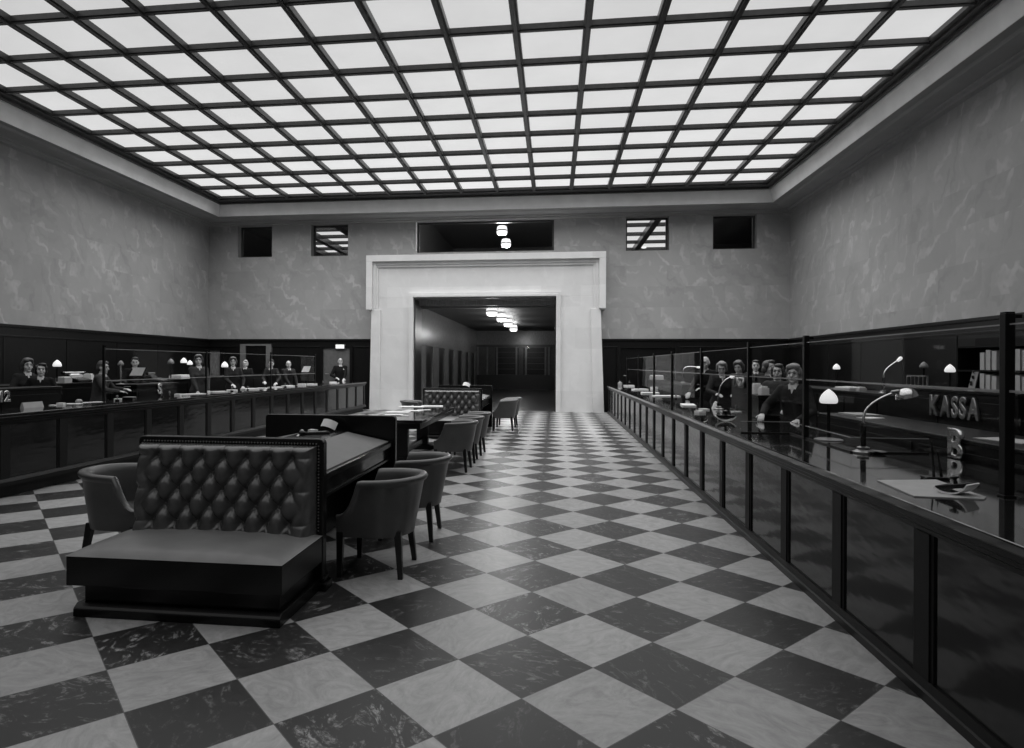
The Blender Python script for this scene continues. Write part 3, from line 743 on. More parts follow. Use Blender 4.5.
def gooseneck(label, foot, path, shade_dir, stem_h=.12, r=.008, shade_r=.075, mat='chrome', ball=False):
    t = thing('gooseneck_lamp', label, 'lamp', flat(foot), 0, 'gooseneck lamps')
    L = [p - foot for p in path]
    part('base', MB().lathe([(.075, 0), (.075, .012), (.055, .022), (.04, .03), (.045, .045), (.02, .055)]), 'steel', t, 40)
    part('stem', MB().tube([(0, 0, .05), (L[0].x, L[0].y, L[0].z)], .02, 12), 'black', t, 40)
    # smooth the bend
    pts = [Vector(p) for p in L]
    for _ in range(3):
        q = [pts[0]]
        for a, c in zip(pts[:-1], pts[1:]): q += [a * .75 + c * .25, a * .25 + c * .75]
        pts = q + [pts[-1]]
    part('neck', MB().tube(pts, r, 10), mat, t, 60)
    e = pts[-1]; d = Vector(shade_dir).normalized()
    if ball: part('bulb', MB().caps(e, e + d * .05, .022, .028), 'opal', t, 60)
    else:
        part('reflector', MB().lathe([(.012, -.022), (.03, -.018), (.055, -.004), (shade_r * .93, .022), (shade_r, .05), (shade_r - .004, .05), (shade_r * .88, .024), (.05, .002), (.01, -.012)], e, 24, d), 'chrome', t, 50)
        q_ = (pts[-2] - e).normalized(); part('socket', MB().caps(e + q_ * .09, e + q_ * .05, .014, .018), 'steel', t, 60)
    return t

# foreground desk: blotter, ink set, papers on the ridge
yD, zr = 4.405, .916
def tipped(o, c):     # lying tipped back on its knob, white belly to the front
    ez = Vector((-.1, .85, -.5)).normalized(); ex = Vector((.97, .05, -.30)); ex = (ex - ez * ex.dot(ez)).normalized(); ey = ez.cross(ex)
    o.rotation_euler = Matrix((ex, ey, ez)).transposed().to_euler(); o.location = c
rk = rocker('white rocker blotter tipped back on the ridge of the foreground writing desk', (0, 0, 0), 0, .88, 0, .048)
tipped(rk, ony(328.5, 423.0, 6.22))
p = onz(302, 435, zr)
ink = thing('inkwell', 'small black inkwell on the ridge of the foreground writing desk', 'inkwell', flat(p))
part('pot', MB().lathe([(.026, 0), (.03, .01), (.03, .03), (.018, .04)]), 'black', ink, 40); part('lid', MB().lathe([(.016, .04), (.018, .046), (.008, .052), (.001, .053)]), 'steel', ink, 40)
p = onz(317, 434, zr)
pt = thing('pen_tray', 'black pen tray with two pens on the ridge of the foreground writing desk', 'pen tray', flat(p), .4)
part('tray', boxm(-.12, .12, -.035, .035, 0, .012).box(-.12, .12, -.035, -.028, .012, .022).box(-.12, .12, .028, .035, .012, .022), 'black', pt, None, .003)
for k in (-1, 1): part('pen', MB().tube([(-.09, k * .012, .02), (.09, k * .014, .022)], [.003, .005], 8), 'paper_grey' if k > 0 else 'black', pt)
sheet('white slip of paper on the grey inlay beside the foreground bench back', 328, 445.2, .83, .10, .07, .4, tilt=0).rotation_euler = (0, .207, .3)
bk = sheet('white papers left on the far slope of the foreground writing desk', 288, 437, .90, .22, .16, .3, th=.012)
bk.rotation_euler = (0, -.207, .3); bk.location.z = .885
sheet('white folded leaflet beside the rocker blotter on the writing desk', 313, 431.5, zr, .09, .05, -.4, th=.02)
rk2 = rocker('white rocker blotter tipped back on the ridge of the far writing desk', (0, 0, 0), 0, 1.0, 0, .05); tipped(rk2, ony(466.5, 384, 16.05))
for i, (px_, py_, w_, d_, rz_) in enumerate(((398, 412.2, .42, .30, .1), (413, 411, .34, .22, -.3), (394, 415.3, .30, .2, .3), (405, 416.2, .12, .1, .5), (412, 407, .5, .3, .0), (432, 406.6, .44, .3, .15), (424, 410, .25, .12, .4))):
    sheet(('wide pile of white papers at the near end of the long table', 'loose white sheets beside the pile on the long table', 'white sheets at the nearest left corner of the long table', 'small white slip at the near edge of the long table', 'white papers at the far left of the long table', 'white papers at the far right of the long table', 'narrow white slip in the middle of the long table')[i], px_, py_, .75, w_, d_, rz_, group='papers on the long table', th=.006 + .004 * (i % 3))

# right-hand counter, near end
ZC = HR
quad_paper('writing_pad', 'large pale sheet lying on the right counter nearest the camera', [(877, 481), (914, 497), (984, 500), (986, 498), (936, 480.5)], ZC, 'paper_grey', .006)
p = onz(953, 493, ZC + .006)
rb = rocker('large white rocker blotter with black knob on the right counter sheet', flat(p), 0, .9, 0, .07)
rm = Matrix.Rotation(-.95, 3, 'Z') @ Matrix.Rotation(-.24, 3, 'Y'); rb.rotation_euler = rm.to_euler(); rb.location = p + Vector((0, 0, .115 * .9)) - rm @ Vector((0, 0, .115 * .9))
p = onz(936, 479, ZC)
ps = thing('pen_stand', 'black pen stand holding two upright pens on the right counter', 'pen stand', flat(p))
part('base', MB().pz([(-.07, -.035), (.06, -.035), (.06, .035), (-.07, .035)], 0, .016), 'black', ps, None, .004)
for k, (dx, top) in enumerate(((-.012, (931.5, 441.5)), (.03, (937.5, 452)))):
    e = ony(top[0], top[1], p.y) - p; part('pen', MB().tube([(dx, 0, .012), (dx * .8 + e.x * .2, 0, e.z * .3), (e.x, 0, e.z)], [.008, .007, .003], 8), 'black', ps)
f1 = onz(863, 453, ZC); Yg = f1.y
gooseneck('bright gooseneck lamp with domed reflector on the near right counter', f1, [ony(x, y, Yg) for x, y in ((863.5, 423), (863.5, 417), (866, 409.5), (872, 403.5), (881, 398), (890, 394), (899, 391.5), (905, 391))], (.28, 0, -1), r=.009, shade_r=.078)
mushroom('large lit mushroom lamp standing on the right counter beside the post', onz(828.5, 440, ZC), ony(828.5, 389, onz(828.5, 440, ZC).y).z, .076, base=.12)
dish = onz(874, 453.5, ZC); 
single('ink_dish', MB().lathe([(.02, 0), (.05, .004), (.085, .016), (.085, .019), (.05, .009), (.01, .006)]), 'black', 'shallow black dish beside the foot of the near gooseneck lamp', 'dish', flat(dish), 0, None, 40)
# middle of the right counter
rocker('smaller white rocker blotter with black knob midway along the right counter', flat(onz(725.5, 421.0, ZC)), -.15, 1.32)
f2 = onz(718.5, 409.5, ZC); Y2 = f2.y
gooseneck('thin gooseneck lamp with white bell foot midway along the right counter', f2, [ony(x, y, Y2) for x, y in ((718, 403), (718.5, 394), (720.5, 386), (725, 380), (731, 377))], (.9, 0, .1), r=.012, ball=True)
single('glass_bell', MB().lathe([(.065, 0), (.06, .02), (.045, .05), (.035, .085), (.012, .115), (.001, .118)]), 'paper', 'white bell-shaped weight beside the thin gooseneck lamp on the right counter', 'weight', flat(onz(715.8, 408.6, ZC)), 0, None, 50)
RC = 'papers on the right counter'
for i, (px_, py_, w_, d_, rz_, th_) in enumerate(((688, 405.6, .52, .22, 1.45, .02), (704, 410, .12, .12, .2, .02), (700, 413, .12, .10, .5, .03), (744, 412, .34, .10, .1, .012), (666, 396.4, .55, .3, .1, .02), (650, 393.5, .4, .3, 0, .03), (640, 390, .4, .25, .2, .03), (655, 389, .2, .2, .3, .06), (629, 386.3, .3, .25, .1, .04), (763, 415.5, .09, .05, .3, .02))):
    sheet(('long white paper lying along the right counter before the bald clerk', 'white slip beside the dark post foot on the right counter', 'white slip nearest the post foot on the right counter', 'white sheet behind the smaller rocker blotter', 'broad white papers far along the right counter', 'white paper bundle beyond the broad papers on the right counter', 'white bundle next farther along the right counter', 'thick white packet far along the right counter', 'farthest white papers on the right counter', 'small white card before the fair-haired woman on the right counter')[i], px_, py_, ZC, w_, d_, rz_, group=RC, th=th_)
p = onz(620, 385.5, ZC); bt = thing('ink_bottle', 'pale bottle standing at the far end of the right counter', 'bottle', flat(p))
part('bottle', MB().lathe([(.07, 0), (.075, .02), (.075, .09), (.03, .12), (.03, .14)]), 'paper_grey', bt, 40); part('stopper', MB().lathe([(.032, .14), (.032, .165), (.001, .17)]), 'chrome', bt, 40)

# left-hand counter
ZL = HL; LC = 'papers on the left counter'
p0, p1 = onx(22, 404.8, -6.96), onx(42, 403, -6.96); p0.z = p1.z = ZL
single('name_plate', MB().px([(-.03, 0), (.03, 0), (.01, .075), (-.005, .075)], 0, (p1 - p0).length), 'paper_grey', 'pale upright plate at the near end of the left counter', 'plate', flat(p0), math.atan2(p1.y - p0.y, p1.x - p0.x))
def onleft(px_, py_):
    p = onz(px_, py_, ZL)
    if p.x < -7.02: y = onx(px_, py_, -7.02).y; p = Vector((-7.02, min(y, 20.9), ZL))
    return p
for i, (px_, py_, w_, d_, rz_, th_) in enumerate(((61, 400.4, .12, .1, .3, .03), (73, 401.6, .3, .16, .2, .006), (92, 401.2, .5, .12, 1.2, .006), (53, 401, .1, .08, .2, .01), (118, 397.8, .14, .1, .4, .03), (178, 391.8, .14, .12, .2, .03), (192, 392.3, .7, .2, 1.1, .012), (218, 390.5, .5, .2, 1.1, .02), (232, 388.3, .3, .2, .4, .03), (250, 386.6, .5, .25, 1.0, .03), (262, 385.5, .3, .2, .2, .02), (275, 383.8, .5, .2, 1.2, .02), (288, 382.3, .4, .25, 1.1, .03), (302, 380.8, .3, .2, .3, .05), (312, 380, .4, .2, .5, .03), (333, 378.6, .3, .15, .6, .04))):
    sheet(('small white packet left of the leaning cup on the left counter', 'white sheet at the near end of the left counter', 'long white sheet along the left counter before the profile clerk', 'tiny white slip beside the pale plate on the left counter', 'white slip beside the stamp pad on the left counter', 'small white packet beside the standing woman in the jacket', 'long white sheet under the hands of the standing woman in the jacket', 'white papers just beyond the post on the left counter', 'white paper stack before the smiling woman', 'broad white papers beyond the smiling woman on the left counter', 'white sheet before the light-haired man on the left counter', 'long white papers before the woman in the dark blouse', 'white stack before the bald man on the left counter', 'thick white packet beyond the bald man', 'white papers below the tilted document stand', 'farthest white papers on the left counter before the lone man')[i], px_, py_, ZL, w_ * .72, d_ * .85, rz_, group=LC, th=th_, at=onleft(px_, py_))
cup = thing('sponge_cup', 'small pale round sponge cup near the front of the left counter', 'cup', flat(onleft(79, 399.6)))
part('cup', MB().lathe([(.03, 0), (.045, .01), (.05, .035), (.045, .04)]), 'brush', cup, 40); part('sponge', MB().ell((0, 0, .04), (.042, .042, .025)), 'paper_grey', cup, 60)
pad = thing('stamp_pad', 'dark stamp pad box on the left counter before the profile clerk', 'stamp pad', flat(onleft(129.5, 400.2)), .1)
part('box', boxm(-.09, .09, -.06, .06, 0, .05), 'black', pad, None, .004); part('pad', boxm(-.08, .08, -.05, .05, .05, .056), 'paper_grey', pad)
STP = []
def stamp(label, p, rz):
    t = thing('rubber_stamp', label, 'stamp', flat(p), rz, 'rubber stamps on the counters')
    part('base', boxm(-.03, .03, -.014, .014, 0, .022), 'black', t, None, .003)
    part('handle', MB().lathe([(.008, .022), (.007, .05), (.016, .062), (.018, .078), (.012, .09), (.001, .094)]), 'brush', t, 40)
for px_, py_, lab in ((112, 398.6, 'rubber stamp standing right of the profile clerk on the left counter'), (157, 394.2, 'rubber stamp left of the jacketed woman under the letter S'), (165, 393.4, 'rubber stamp right of the letter S on the left counter'), (228, 388.6, 'rubber stamp among papers before the smiling woman'), (244, 386.9, 'rubber stamp between the smiling woman and the dark-bloused woman'), (282, 383.2, 'rubber stamp before the bald man at left'), (320, 379.8, 'rubber stamp right of the bald man at left')):
    q_ = onleft(px_, py_); q_.x += .09; stamp(lab, q_, rnd.uniform(0, 3))
stamp('rubber stamp behind the white bell weight on the right counter', onz(736, 411, ZC), .5); stamp('rubber stamp beside the broad papers far along the right counter', onz(676, 399, ZC), 1)
gl = thing('drinking_glass', 'clear tumbler on the left counter beyond the tall post', 'glass', flat(onleft(213.5, 390)))
part('tumbler', MB().lathe([(.03, 0), (.04, .11), (.037, .11), (.027, .006), (.001, .006)]), 'glass', gl, 40)

# ================================================================== BEHIND THE COUNTERS
def letters(txt, size, parent, place, mat='chrome', names='letter', spacing=1.0, xs=1.0):
    """bold letters standing on the desk's face; place(u) gives the matrix for text distance u"""
    u = 0
    for ch in txt:
        cu = bpy.data.curves.new('letter', 'FONT'); cu.body = ch; cu.size = size * 1.38; cu.extrude = .010; cu.offset = size * .022; cu.bevel_depth = .007; cu.bevel_resolution = 2
        tmp = bpy.data.objects.new('tmp', cu); COL.objects.link(tmp)
        me = bpy.data.meshes.new_from_object(tmp.evaluated_get(bpy.context.evaluated_depsgraph_get()))
        bpy.data.objects.remove(tmp); 
        xs_ = [v.co.x for v in me.vertices]; wdt = max(xs_) - min(xs_)
        for v in me.vertices: v.co.x = (v.co.x - min(xs_)) * xs
        wdt *= xs
        me.name = 'letter'; me.materials.clear()
        o = link(names, me, mat, parent); o.matrix_local = place(u); u += wdt + size * .24 * spacing
    return u
def teller_desk(label, X, sgn, y0, y1, ztop, zfloor=0, depth=.45, slope=.0):
    t = thing('teller_desk', label, 'desk', (X, y0, zfloor), 0, None); L = y1 - y0; h = ztop - zfloor
    def poly(ps): return [(sgn * a, z) for a, z in ps]
    part('body', MB().py(poly([(.0, 0), (.0, h - .03), (depth, h - .03 - slope), (depth, 0)]), 0, L), 'desk', t, None, .006)
    part('desk_top', MB().py(poly([(-.015, h - .03), (-.015, h), (depth + .02, h - slope), (depth + .02, h - .03 - slope)]), -.015, L + .015), 'frame', t, None, .006)
    for k in (0, 1):
        a = .05 + k * (L / 2); part('front_panel', MB().box(*sorted((-sgn * .008, sgn * .004)), a, a + L / 2 - .1, .1, h - .10), 'desk', t, None, .004)
    return t
def face_right(X, y, z, sgn):   # letters on a face looking towards the aisle
    if sgn > 0: return lambda u: Matrix(((0, 0, -1, X), (-1, 0, 0, y - u), (0, 1, 0, z), (0, 0, 0, 1)))
    return lambda u: Matrix(((0, 0, 1, X), (1, 0, 0, y + u), (0, 1, 0, z), (0, 0, 0, 1)))
XA = 2.955
zA = onx(882, 424, XA).z
dA = teller_desk('dark teller desk with a raised metal letter B behind the near right counter', XA, 1, 3.7, 7.55, zA, 0, .55)
pB0, pB1 = onx(955, 460, XA - .02), onx(955, 428, XA - .02)
sB = pB1.z - pB0.z
yB0 = onx(951.5, 443, XA).y
letters('B', sB, dA, face_right(-.015, yB0 - 3.7, pB0.z, 1))
XK = 3.75
k0, k1 = onx(932.5, 414, XK), onx(932.5, 394.5, XK); k2 = onx(978, 418, XK)
dK = teller_desk('dark desk with the raised metal letters KASSA standing behind the near right teller desk', XK, 1, k2.y - .5, k0.y + .9, k1.z + .06, 0, .5)
sK = (k1.z - k0.z)
u = letters('KASSA', sK, dK, face_right(-.015, k0.y - (k2.y - .5), k0.z, 1), 'steel', spacing=.35, xs=.78)
XC = 2.74
c0, c1, c2 = onx(734.8, 386.3, XC), onx(734.8, 377, XC), onx(752.5, 386, XC)
dC = thing('sign_board', 'small dark board with metal letters KASSA standing midway on the right counter', 'sign', (XC, c2.y - .12, HR)); LB = c0.y - c2.y + .3
part('board', boxm(0, .03, 0, LB, .02, c1.z - HR + .05), 'desk', dC, None, .005); part('foot', boxm(-.03, .10, 0, LB, 0, .02), 'desk', dC, None, .005)
letters('KASSA', c1.z - c0.z, dC, face_right(-.015, c0.y - (c2.y - .12), c0.z - HR, 1), 'steel', spacing=.2, xs=.8)
cb = onx(762, 391, 2.70)
cbx = thing('cash_box', 'dark box under the white packets on the right counter left of the fair-haired woman', 'box', (2.70, cb.y, HR))
part('box', boxm(-.12, .14, -.26, .30, 0, .27), 'desk', cbx, None, .006); part('lid', boxm(-.13, .15, -.27, .31, .27, .30), 'desk', cbx, None, .005); part('handle', MB().tube([(0, -.08, .30), (0, -.06, .325), (0, .06, .325), (0, .08, .30)], .008, 8), 'steel', cbx)
dE = teller_desk('dark low teller desk at the far end of the right counter', XA, 1, 15.2, 20.6, 1.16, 0, .5)
XD = -7.22
dF = teller_desk('dark raised teller desk bearing metal figures at the near end of the left counter', XD, -1, 6.4, 8.55, 1.26, .18, .36)
e0, e1 = onx(5, 401.2, XD), onx(5, 390.8, XD)
letters('12', e1.z - e0.z, dF, face_right(.015, onx(-1.6, 396, XD).y - 6.4, e0.z - .18, -1), spacing=.55)
dG = teller_desk('dark raised teller desk bearing a metal letter S midway along the left counter', XD, -1, 10.25, 11.45, 1.235, .18, .42)
g0, g1 = onx(158, 393.5, XD), onx(158, 383.5, XD)
letters('S', g1.z - g0.z, dG, face_right(.015, onx(156.6, 388, XD).y - 10.25, g0.z - .18, -1))
dH = teller_desk('dark teller desk behind the smiling woman on the left side', -8.15, -1, 14.2, 18.6, 1.30, .18, .34)
def cabinet(label, x0, x1, y0, y1, zf, h, n, sgn):
    t = thing('cabinet', label, 'cabinet', (x0, y0, zf)); L = y1 - y0; W = x1 - x0
    part('body', boxm(.02, W - .02, .02, L - .02, 0, h - .03), 'desk', t, None, .005); part('cabinet_top', boxm(0, W, 0, L, h - .03, h), 'frame', t, None, .005)
    xf = 0.02 if sgn > 0 else W - .02
    for k in range(n):
        a, c = .05 + k * (L - .1) / n, .05 + (k + 1) * (L - .1) / n - .03
        d = part('door', boxm(*sorted((xf, xf - sgn * .014)), a, c, .08, h - .1), 'desk', t, None, .004)
        part('door_handle', boxm(*sorted((xf - sgn * .014, xf - sgn * .03)), c - .06, c - .045, h * .55, h * .55 + .1), 'steel', d)
    return t
ZR = 1.18
cabinet('long dark cabinet row standing behind the right-hand clerks', 5.0, 5.6, 6.0, 17.5, 0, ZR, 10, 1)
cabinet('dark cabinet row under the ledgers along the right wall', 7.1, 7.72, 6.5, 13.8, 0, 1.12, 7, 1)
ZLc = 1.22
cabinet('long dark cabinet row standing behind the left-hand clerks', -9.7, -9.1, 6.5, 20.5, .18, ZLc - .18, 10, -1)

# lamps behind the counters
def on_surface(px_, py_, X, zs): p = onx(px_, py_, X); return Vector((p.x, p.y, zs)), p.z
f, zt = on_surface(836.5, 363.6, 5.2, ZR); mushroom('small lit mushroom lamp on the cabinets right of the fair-haired woman', f, zt, .062)
f, zt = on_surface(950, 364.2, 5.2, ZR); mushroom('lit mushroom lamp on the cabinets left of the near black post', f, zt, .062)
f, zt = on_surface(923.8, 361.6, 5.3, ZR); mushroom('unlit grey mushroom lamp on the right-hand cabinets', f, zt, .055, False)
f, zt = on_surface(57.2, 359.8, -9.35, ZLc); mushroom('lit mushroom lamp on the cabinets behind the two women at left', f, zt, .075)
f, zt = on_surface(120.8, 360.4, -7.42, 1.235); mushroom('lamp with grey shade and bright foot on the left teller desk beside the profile clerk', f, zt, .05, False, pole='chrome', base=.07)
f, zt = on_surface(183.8, 357.6, -9.45, ZLc); mushroom('larger lit mushroom lamp left of the standing woman in the jacket', f, zt, .08)
f, zt = on_surface(189.9, 360.2, -9.25, ZLc); mushroom('smaller lit mushroom lamp nearest the standing woman in the jacket', f, zt, .068)
f, zt = on_surface(170.9, 358.6, -9.3, ZLc); mushroom('dim grey lamp leftmost of three on the left-hand cabinets', f, zt, .075, False)
f, zt = on_surface(224.8, 361.5, -9.3, ZLc); mushroom('lit lamp left of the smiling woman on the left-hand cabinets', f, zt, .095)
fN, _ = on_surface(884, 380, 5.15, ZR); YN = fN.y
gooseneck('thin gooseneck lamp with bright tip on the cabinets behind the near right counter', fN, [ony(x, y, YN) for x, y in ((883.8, 377.5), (884, 373), (887, 368.5), (892, 364.5), (898, 360.5))], ony(902.5, 356.5, YN) - ony(898, 360.5, YN), r=.012, ball=True)
fM, _ = on_surface(683, 377, 3.2, 1.16); YM = fM.y
gooseneck('gooseneck lamp bending towards the bald clerk on the right', fM, [ony(x, y, YM) for x, y in ((683.3, 372), (683.6, 369), (686, 367), (691, 366.6), (697, 367.2))], (1, 0, -.1), r=.014, ball=True)

# ledgers on the right wall cabinets
lc = bpy.data.objects
led = None
def ledger(x, y, z, w_, h_, d_, label):
    t = thing('ledger', label, 'book', (x, y, z), 0, 'ledgers on the wall shelves')
    part('pages', boxm(.006, d_ - .004, -w_ / 2 + .006, w_ / 2 - .006, .006, h_ - .006), 'paper', t)
    part('cover', boxm(.0, d_, -w_ / 2, -w_ / 2 + .006, 0, h_).box(0, d_, w_ / 2 - .006, w_ / 2, 0, h_).box(-.004, .006, -w_ / 2, w_ / 2, 0, h_), 'paper_grey', t)
    return t
sh = thing('ledger_shelf', 'dark open shelf holding pale ledgers on the right wall cabinets', 'shelf', (7.3, 9.2, 1.12))
part('carcass', boxm(.32, .36, 0, 3.4, 0, 1.0), 'desk', sh)
for z in (.0, .40, .82): part('shelf_board', boxm(0, .32, 0, 3.4, z, z + .03), 'desk', sh)
for y in (0, 1.1, 2.2, 3.36): part('upright', boxm(0, .32, y, y + .04, .03, .82), 'desk', sh)
nb = 0
for row, z in ((0, 1.15), (1, 1.55)):
    for k, y in enumerate((9.35, 9.5, 9.66, 9.83, 10.0, 10.14, 10.42, 10.58, 10.74, 10.9, 11.06, 11.19, 11.6, 11.75, 11.9)):
        ledger(7.31, y, z, .11, .30 + .02 * ((k * 7 + row) % 3), .26, 'pale ledger in the %s row of the wall shelf, %s' % (('lower', 'upper')[row], ('nearest the camera', 'second from the near end', 'third from the near end', 'fourth from the near end', 'fifth from the near end', 'last before the first gap', 'first after the first gap', 'second after the first gap', 'third after the first gap', 'fourth after the first gap', 'fifth after the first gap', 'last before the second gap', 'first after the second gap', 'second after the second gap', 'farthest from the camera')[k]))
# hanging note, rail
nt = onx(973, 386, 3.72)
note_ = thing('paper_note', 'pale strip of paper with dark marks leaning above the KASSA letters', 'note', (3.70, nt.y, k1.z + .06))
a0, a1 = onx(968.5, 396, 3.7), onx(976.5, 377, 3.7); wN = .085
part('sheet', MB().add([(0, wN / 2, 0), (0, -wN / 2, 0), (.02, -wN / 2 - .03, a1.z - a0.z), (.02, wN / 2 - .03, a1.z - a0.z), (.006, wN / 2, 0), (.006, -wN / 2, 0), (.026, -wN / 2 - .03, a1.z - a0.z), (.026, wN / 2 - .03, a1.z - a0.z)], [(0, 1, 2, 3), (4, 7, 6, 5), (0, 4, 5, 1), (1, 5, 6, 2), (2, 6, 7, 3), (3, 7, 4, 0)]), 'paper_grey', note_)
part('marks', MB().box(.001, .002, -.02, .015, .05, .09).box(.006, .0075, -.035, .0, .11, .14).box(.010, .0115, -.03, -.01, .16, .19), 'black', note_)
rl = thing('steel_rail', 'low row of thin upright bars on the cabinets below the unlit lamp', 'rail', (5.12, onx(926, 380, 5.1).y, ZR)); yl = onx(906, 380, 5.1).y - rl.location.y
part('bar_top', boxm(-.012, .012, 0, yl, .28, .30), 'steel', rl)
for k in range(6): part('bar', boxm(-.01, .01, yl * k / 5 - .01, yl * k / 5 + .01, 0, .28), 'steel', rl)

# office machines and document stands
def machine(label, x, y, z, rz, paper=True):
    t = thing('typewriter', label, 'typewriter', (x, y, z), rz, 'office machines')
    part('body', MB().px([(-.19, 0), (.17, 0), (.17, .14), (.05, .16), (-.02, .09), (-.19, .05)], -.17, .17), 'black', t, None, .012)
    part('carriage', MB().tube([(-.24, .09, .185), (.24, .09, .185)], .024, 14), 'steel', t, 60)
    for s in (-1, 1): part('platen_knob', MB().tube([(s * .24, .09, .185), (s * .275, .09, .185)], .03, 14), 'black', t, 40)
    kb = MB()
    for r_ in range(4):
        for k in range(10): kb.lathe([(.009, 0), (.009, .008)], (-.13 + k * .028 + r_ * .004, -.175 + r_ * .035, .055 + r_ * .013), 8)
    q = part('keyboard', kb, 'paper_grey', t, 40)
    part('type_cover', MB().px([(-.0, .10), (.06, .165), (.06, .15), (.0, .09)], -.11, .11), 'chrome', t)
    if paper: part('sheet', boxm(-.11, .11, .108, .111, .19, .33), 'paper', t)
    return t
p = onx(157, 370, -7.95)
ms = thing('machine_stand', 'small dark stand carrying the black office machine behind the left teller desk', 'stand', (-7.98, p.y, .18))
part('stand_top', boxm(-.3, .3, -.35, .35, 1.0, 1.03), 'frame', ms, None, .005); part('cupboard', boxm(-.27, .27, -.32, .32, .0, 1.0), 'desk', ms, None, .005)
machine('black office machine with bright carriage on its stand behind the left teller desk', -7.98, p.y, 1.21, 1.9, False)
p = onx(273, 369, -8.35); machine('black office machine with pale keys behind the dark-bloused woman', -8.33, p.y - .1, 1.30, 2.2, False)
p = onx(80, 374, -9.35); machine('black covered typewriter on the left-hand cabinets right of the first lamp', -9.4, p.y, ZLc, 1.5, False)
p = onx(652, 366, 5.25); machine('dark office machine on the cabinets at the far right', 5.3, min(p.y, 17.0), ZR, -1.5, False)
def docstand(label, c0, Y, tilt):
    pts = [ony(x, y, Y + (tilt if i in (0, 3) else 0)) for i, (x, y) in enumerate(c0)]
    base = sum(pts, Vector()) / 4; zf = min(q.z for q in pts)
    t = thing('document_stand', label, 'document stand', (base.x, base.y, 0)); 
    L = [q - Vector((base.x, base.y, 0)) for q in pts]; n_ = (L[1] - L[0]).cross(L[3] - L[0]).normalized()
    if n_.y > 0: n_ = -n_
    def sl(k, o_, mat, nm):
        P0 = [l + n_ * o_ for l in L]; P1 = [l + n_ * (o_ + k) for l in L]
        part(nm, MB().add(P0 + P1, [(0, 1, 2, 3), (4, 7, 6, 5), (0, 4, 5, 1), (1, 5, 6, 2), (2, 6, 7, 3), (3, 7, 4, 0)]), mat, t)
    sl(.02, -.024, 'black', 'board'); sl(.004, 0, 'paper', 'document')
    return t, Vector((base.x, base.y, 0)), L
t, bs, L = docstand('tilted document stand with a pale sheet before the seated clerk at left', [(134, 367.6), (145.6, 367.6), (142, 375.6), (129.5, 375.6)], 10.75, .12)
part('stem', MB().tube([(0, .08, 1.235), (0, .08, L[2].z + .05)], .02, 8), 'black', t); part('foot', boxm(-.12, .12, -.02, .18, 1.235, 1.255), 'black', t)
t, bs, L = docstand('document stand with a white sheet right of the bald man on the left', [(304, 366.3), (310.8, 366.3), (308.8, 372), (301.3, 372)], 18.2, .1)
part('stem', MB().tube([(0, .09, 1.02), (0, .09, L[2].z + .05)], .025, 8), 'black', t); part('foot', boxm(-.2, .2, -.05, .25, 1.0, 1.03), 'black', t)
# boxes and files with paper on the back surfaces
def tray(label, px_, py_, X, z, w_, d_, h_, mat='paper_grey', stack=True, group='trays and boxes'):
    p = onx(px_, py_, X); t = thing('paper_tray', label, 'tray', (p.x, p.y, z), .1, group)
    part('box', MB().box(-w_ / 2, w_ / 2, -d_ / 2, d_ / 2, 0, .01).box(-w_ / 2, -w_ / 2 + .01, -d_ / 2, d_ / 2, .01, h_).box(w_ / 2 - .01, w_ / 2, -d_ / 2, d_ / 2, .01, h_).box(-w_ / 2 + .01, w_ / 2 - .01, -d_ / 2, -d_ / 2 + .01, .01, h_).box(-w_ / 2 + .01, w_ / 2 - .01, d_ / 2 - .01, d_ / 2, .01, h_), mat, t)
    if stack: part('papers', boxm(-w_ / 2 + .015, w_ / 2 - .015, -d_ / 2 + .015, d_ / 2 - .015, .01, h_ + .02), 'paper', t)
    return t
tray('grey card box on the cabinets under the leftmost lamp', 64, 383, -9.3, ZLc, .17, .22, .10)
tray('white file at the back left beside the profile clerk', 88.5, 381, -9.3, ZLc, .16, .10, .15, 'paper')
tray('white paper tray behind the jacketed woman on the left cabinets', 181, 374.4, -9.3, ZLc, .3, .6, .08, 'paper')
tray('white packet propped on the dark desk near the middle right post', 756.5, 381, 2.70, HR + .30, .10, .12, .12, 'paper')
tray('pale round-cornered packet right of the propped white packet', 763.6, 382, 2.70, HR + .30, .10, .11, .09, 'paper')
tray('pale stack of folders beneath the bald clerk at right', 656.5, 374, 3.19, 1.16, .3, .55, .12)
tray('grey folder stack on the cabinets behind the large mushroom lamp', 850, 385, 5.2, ZR, .3, .5, .04)
tray('white paper pile on the cabinets left of the gooseneck lamp', 845, 393, 5.25, ZR, .2, .22, .02, 'paper')
tray('small pale box on the cabinets right of the paper pile', 861, 391, 5.25, ZR, .12, .12, .05)
sheet('broad white sheet on top of the near left teller desk', 22, 387, 1.21, .22, .5, -.2, group='papers on teller desks', at=Vector((-7.38, 7.9, 1.26)))
sheet('smaller white sheet on the far end of the near left teller desk', 42, 388.8, 1.21, .2, .35, -.2, group='papers on teller desks', at=Vector((-7.36, 8.35, 1.26)))
sheet('large bright sheet on the middle left teller desk', 127, 384, 1.19, .3, .8, -.1, group='papers on teller desks', th=.01, at=Vector((-7.44, 10.65, 1.235)))
sheet('white papers on the near right teller desk beneath the gooseneck lamp', 868, 420.8, zA, .2, .15, .5, group='papers on teller desks', th=.008, at=Vector((3.15, 6.8, zA)))
sheet('pale folder on the near right teller desk behind the large mushroom lamp', 838, 416.5, zA, .25, .34, .1, 'paper_grey', 'papers on teller desks', .02, at=Vector((3.22, 7.2, zA)))
sheet('white sheets at the near end of the right teller desk', 978, 422, zA, .25, .35, .3, 'paper_grey', 'papers on teller desks', .006, at=Vector((3.2, 4.9, zA)))

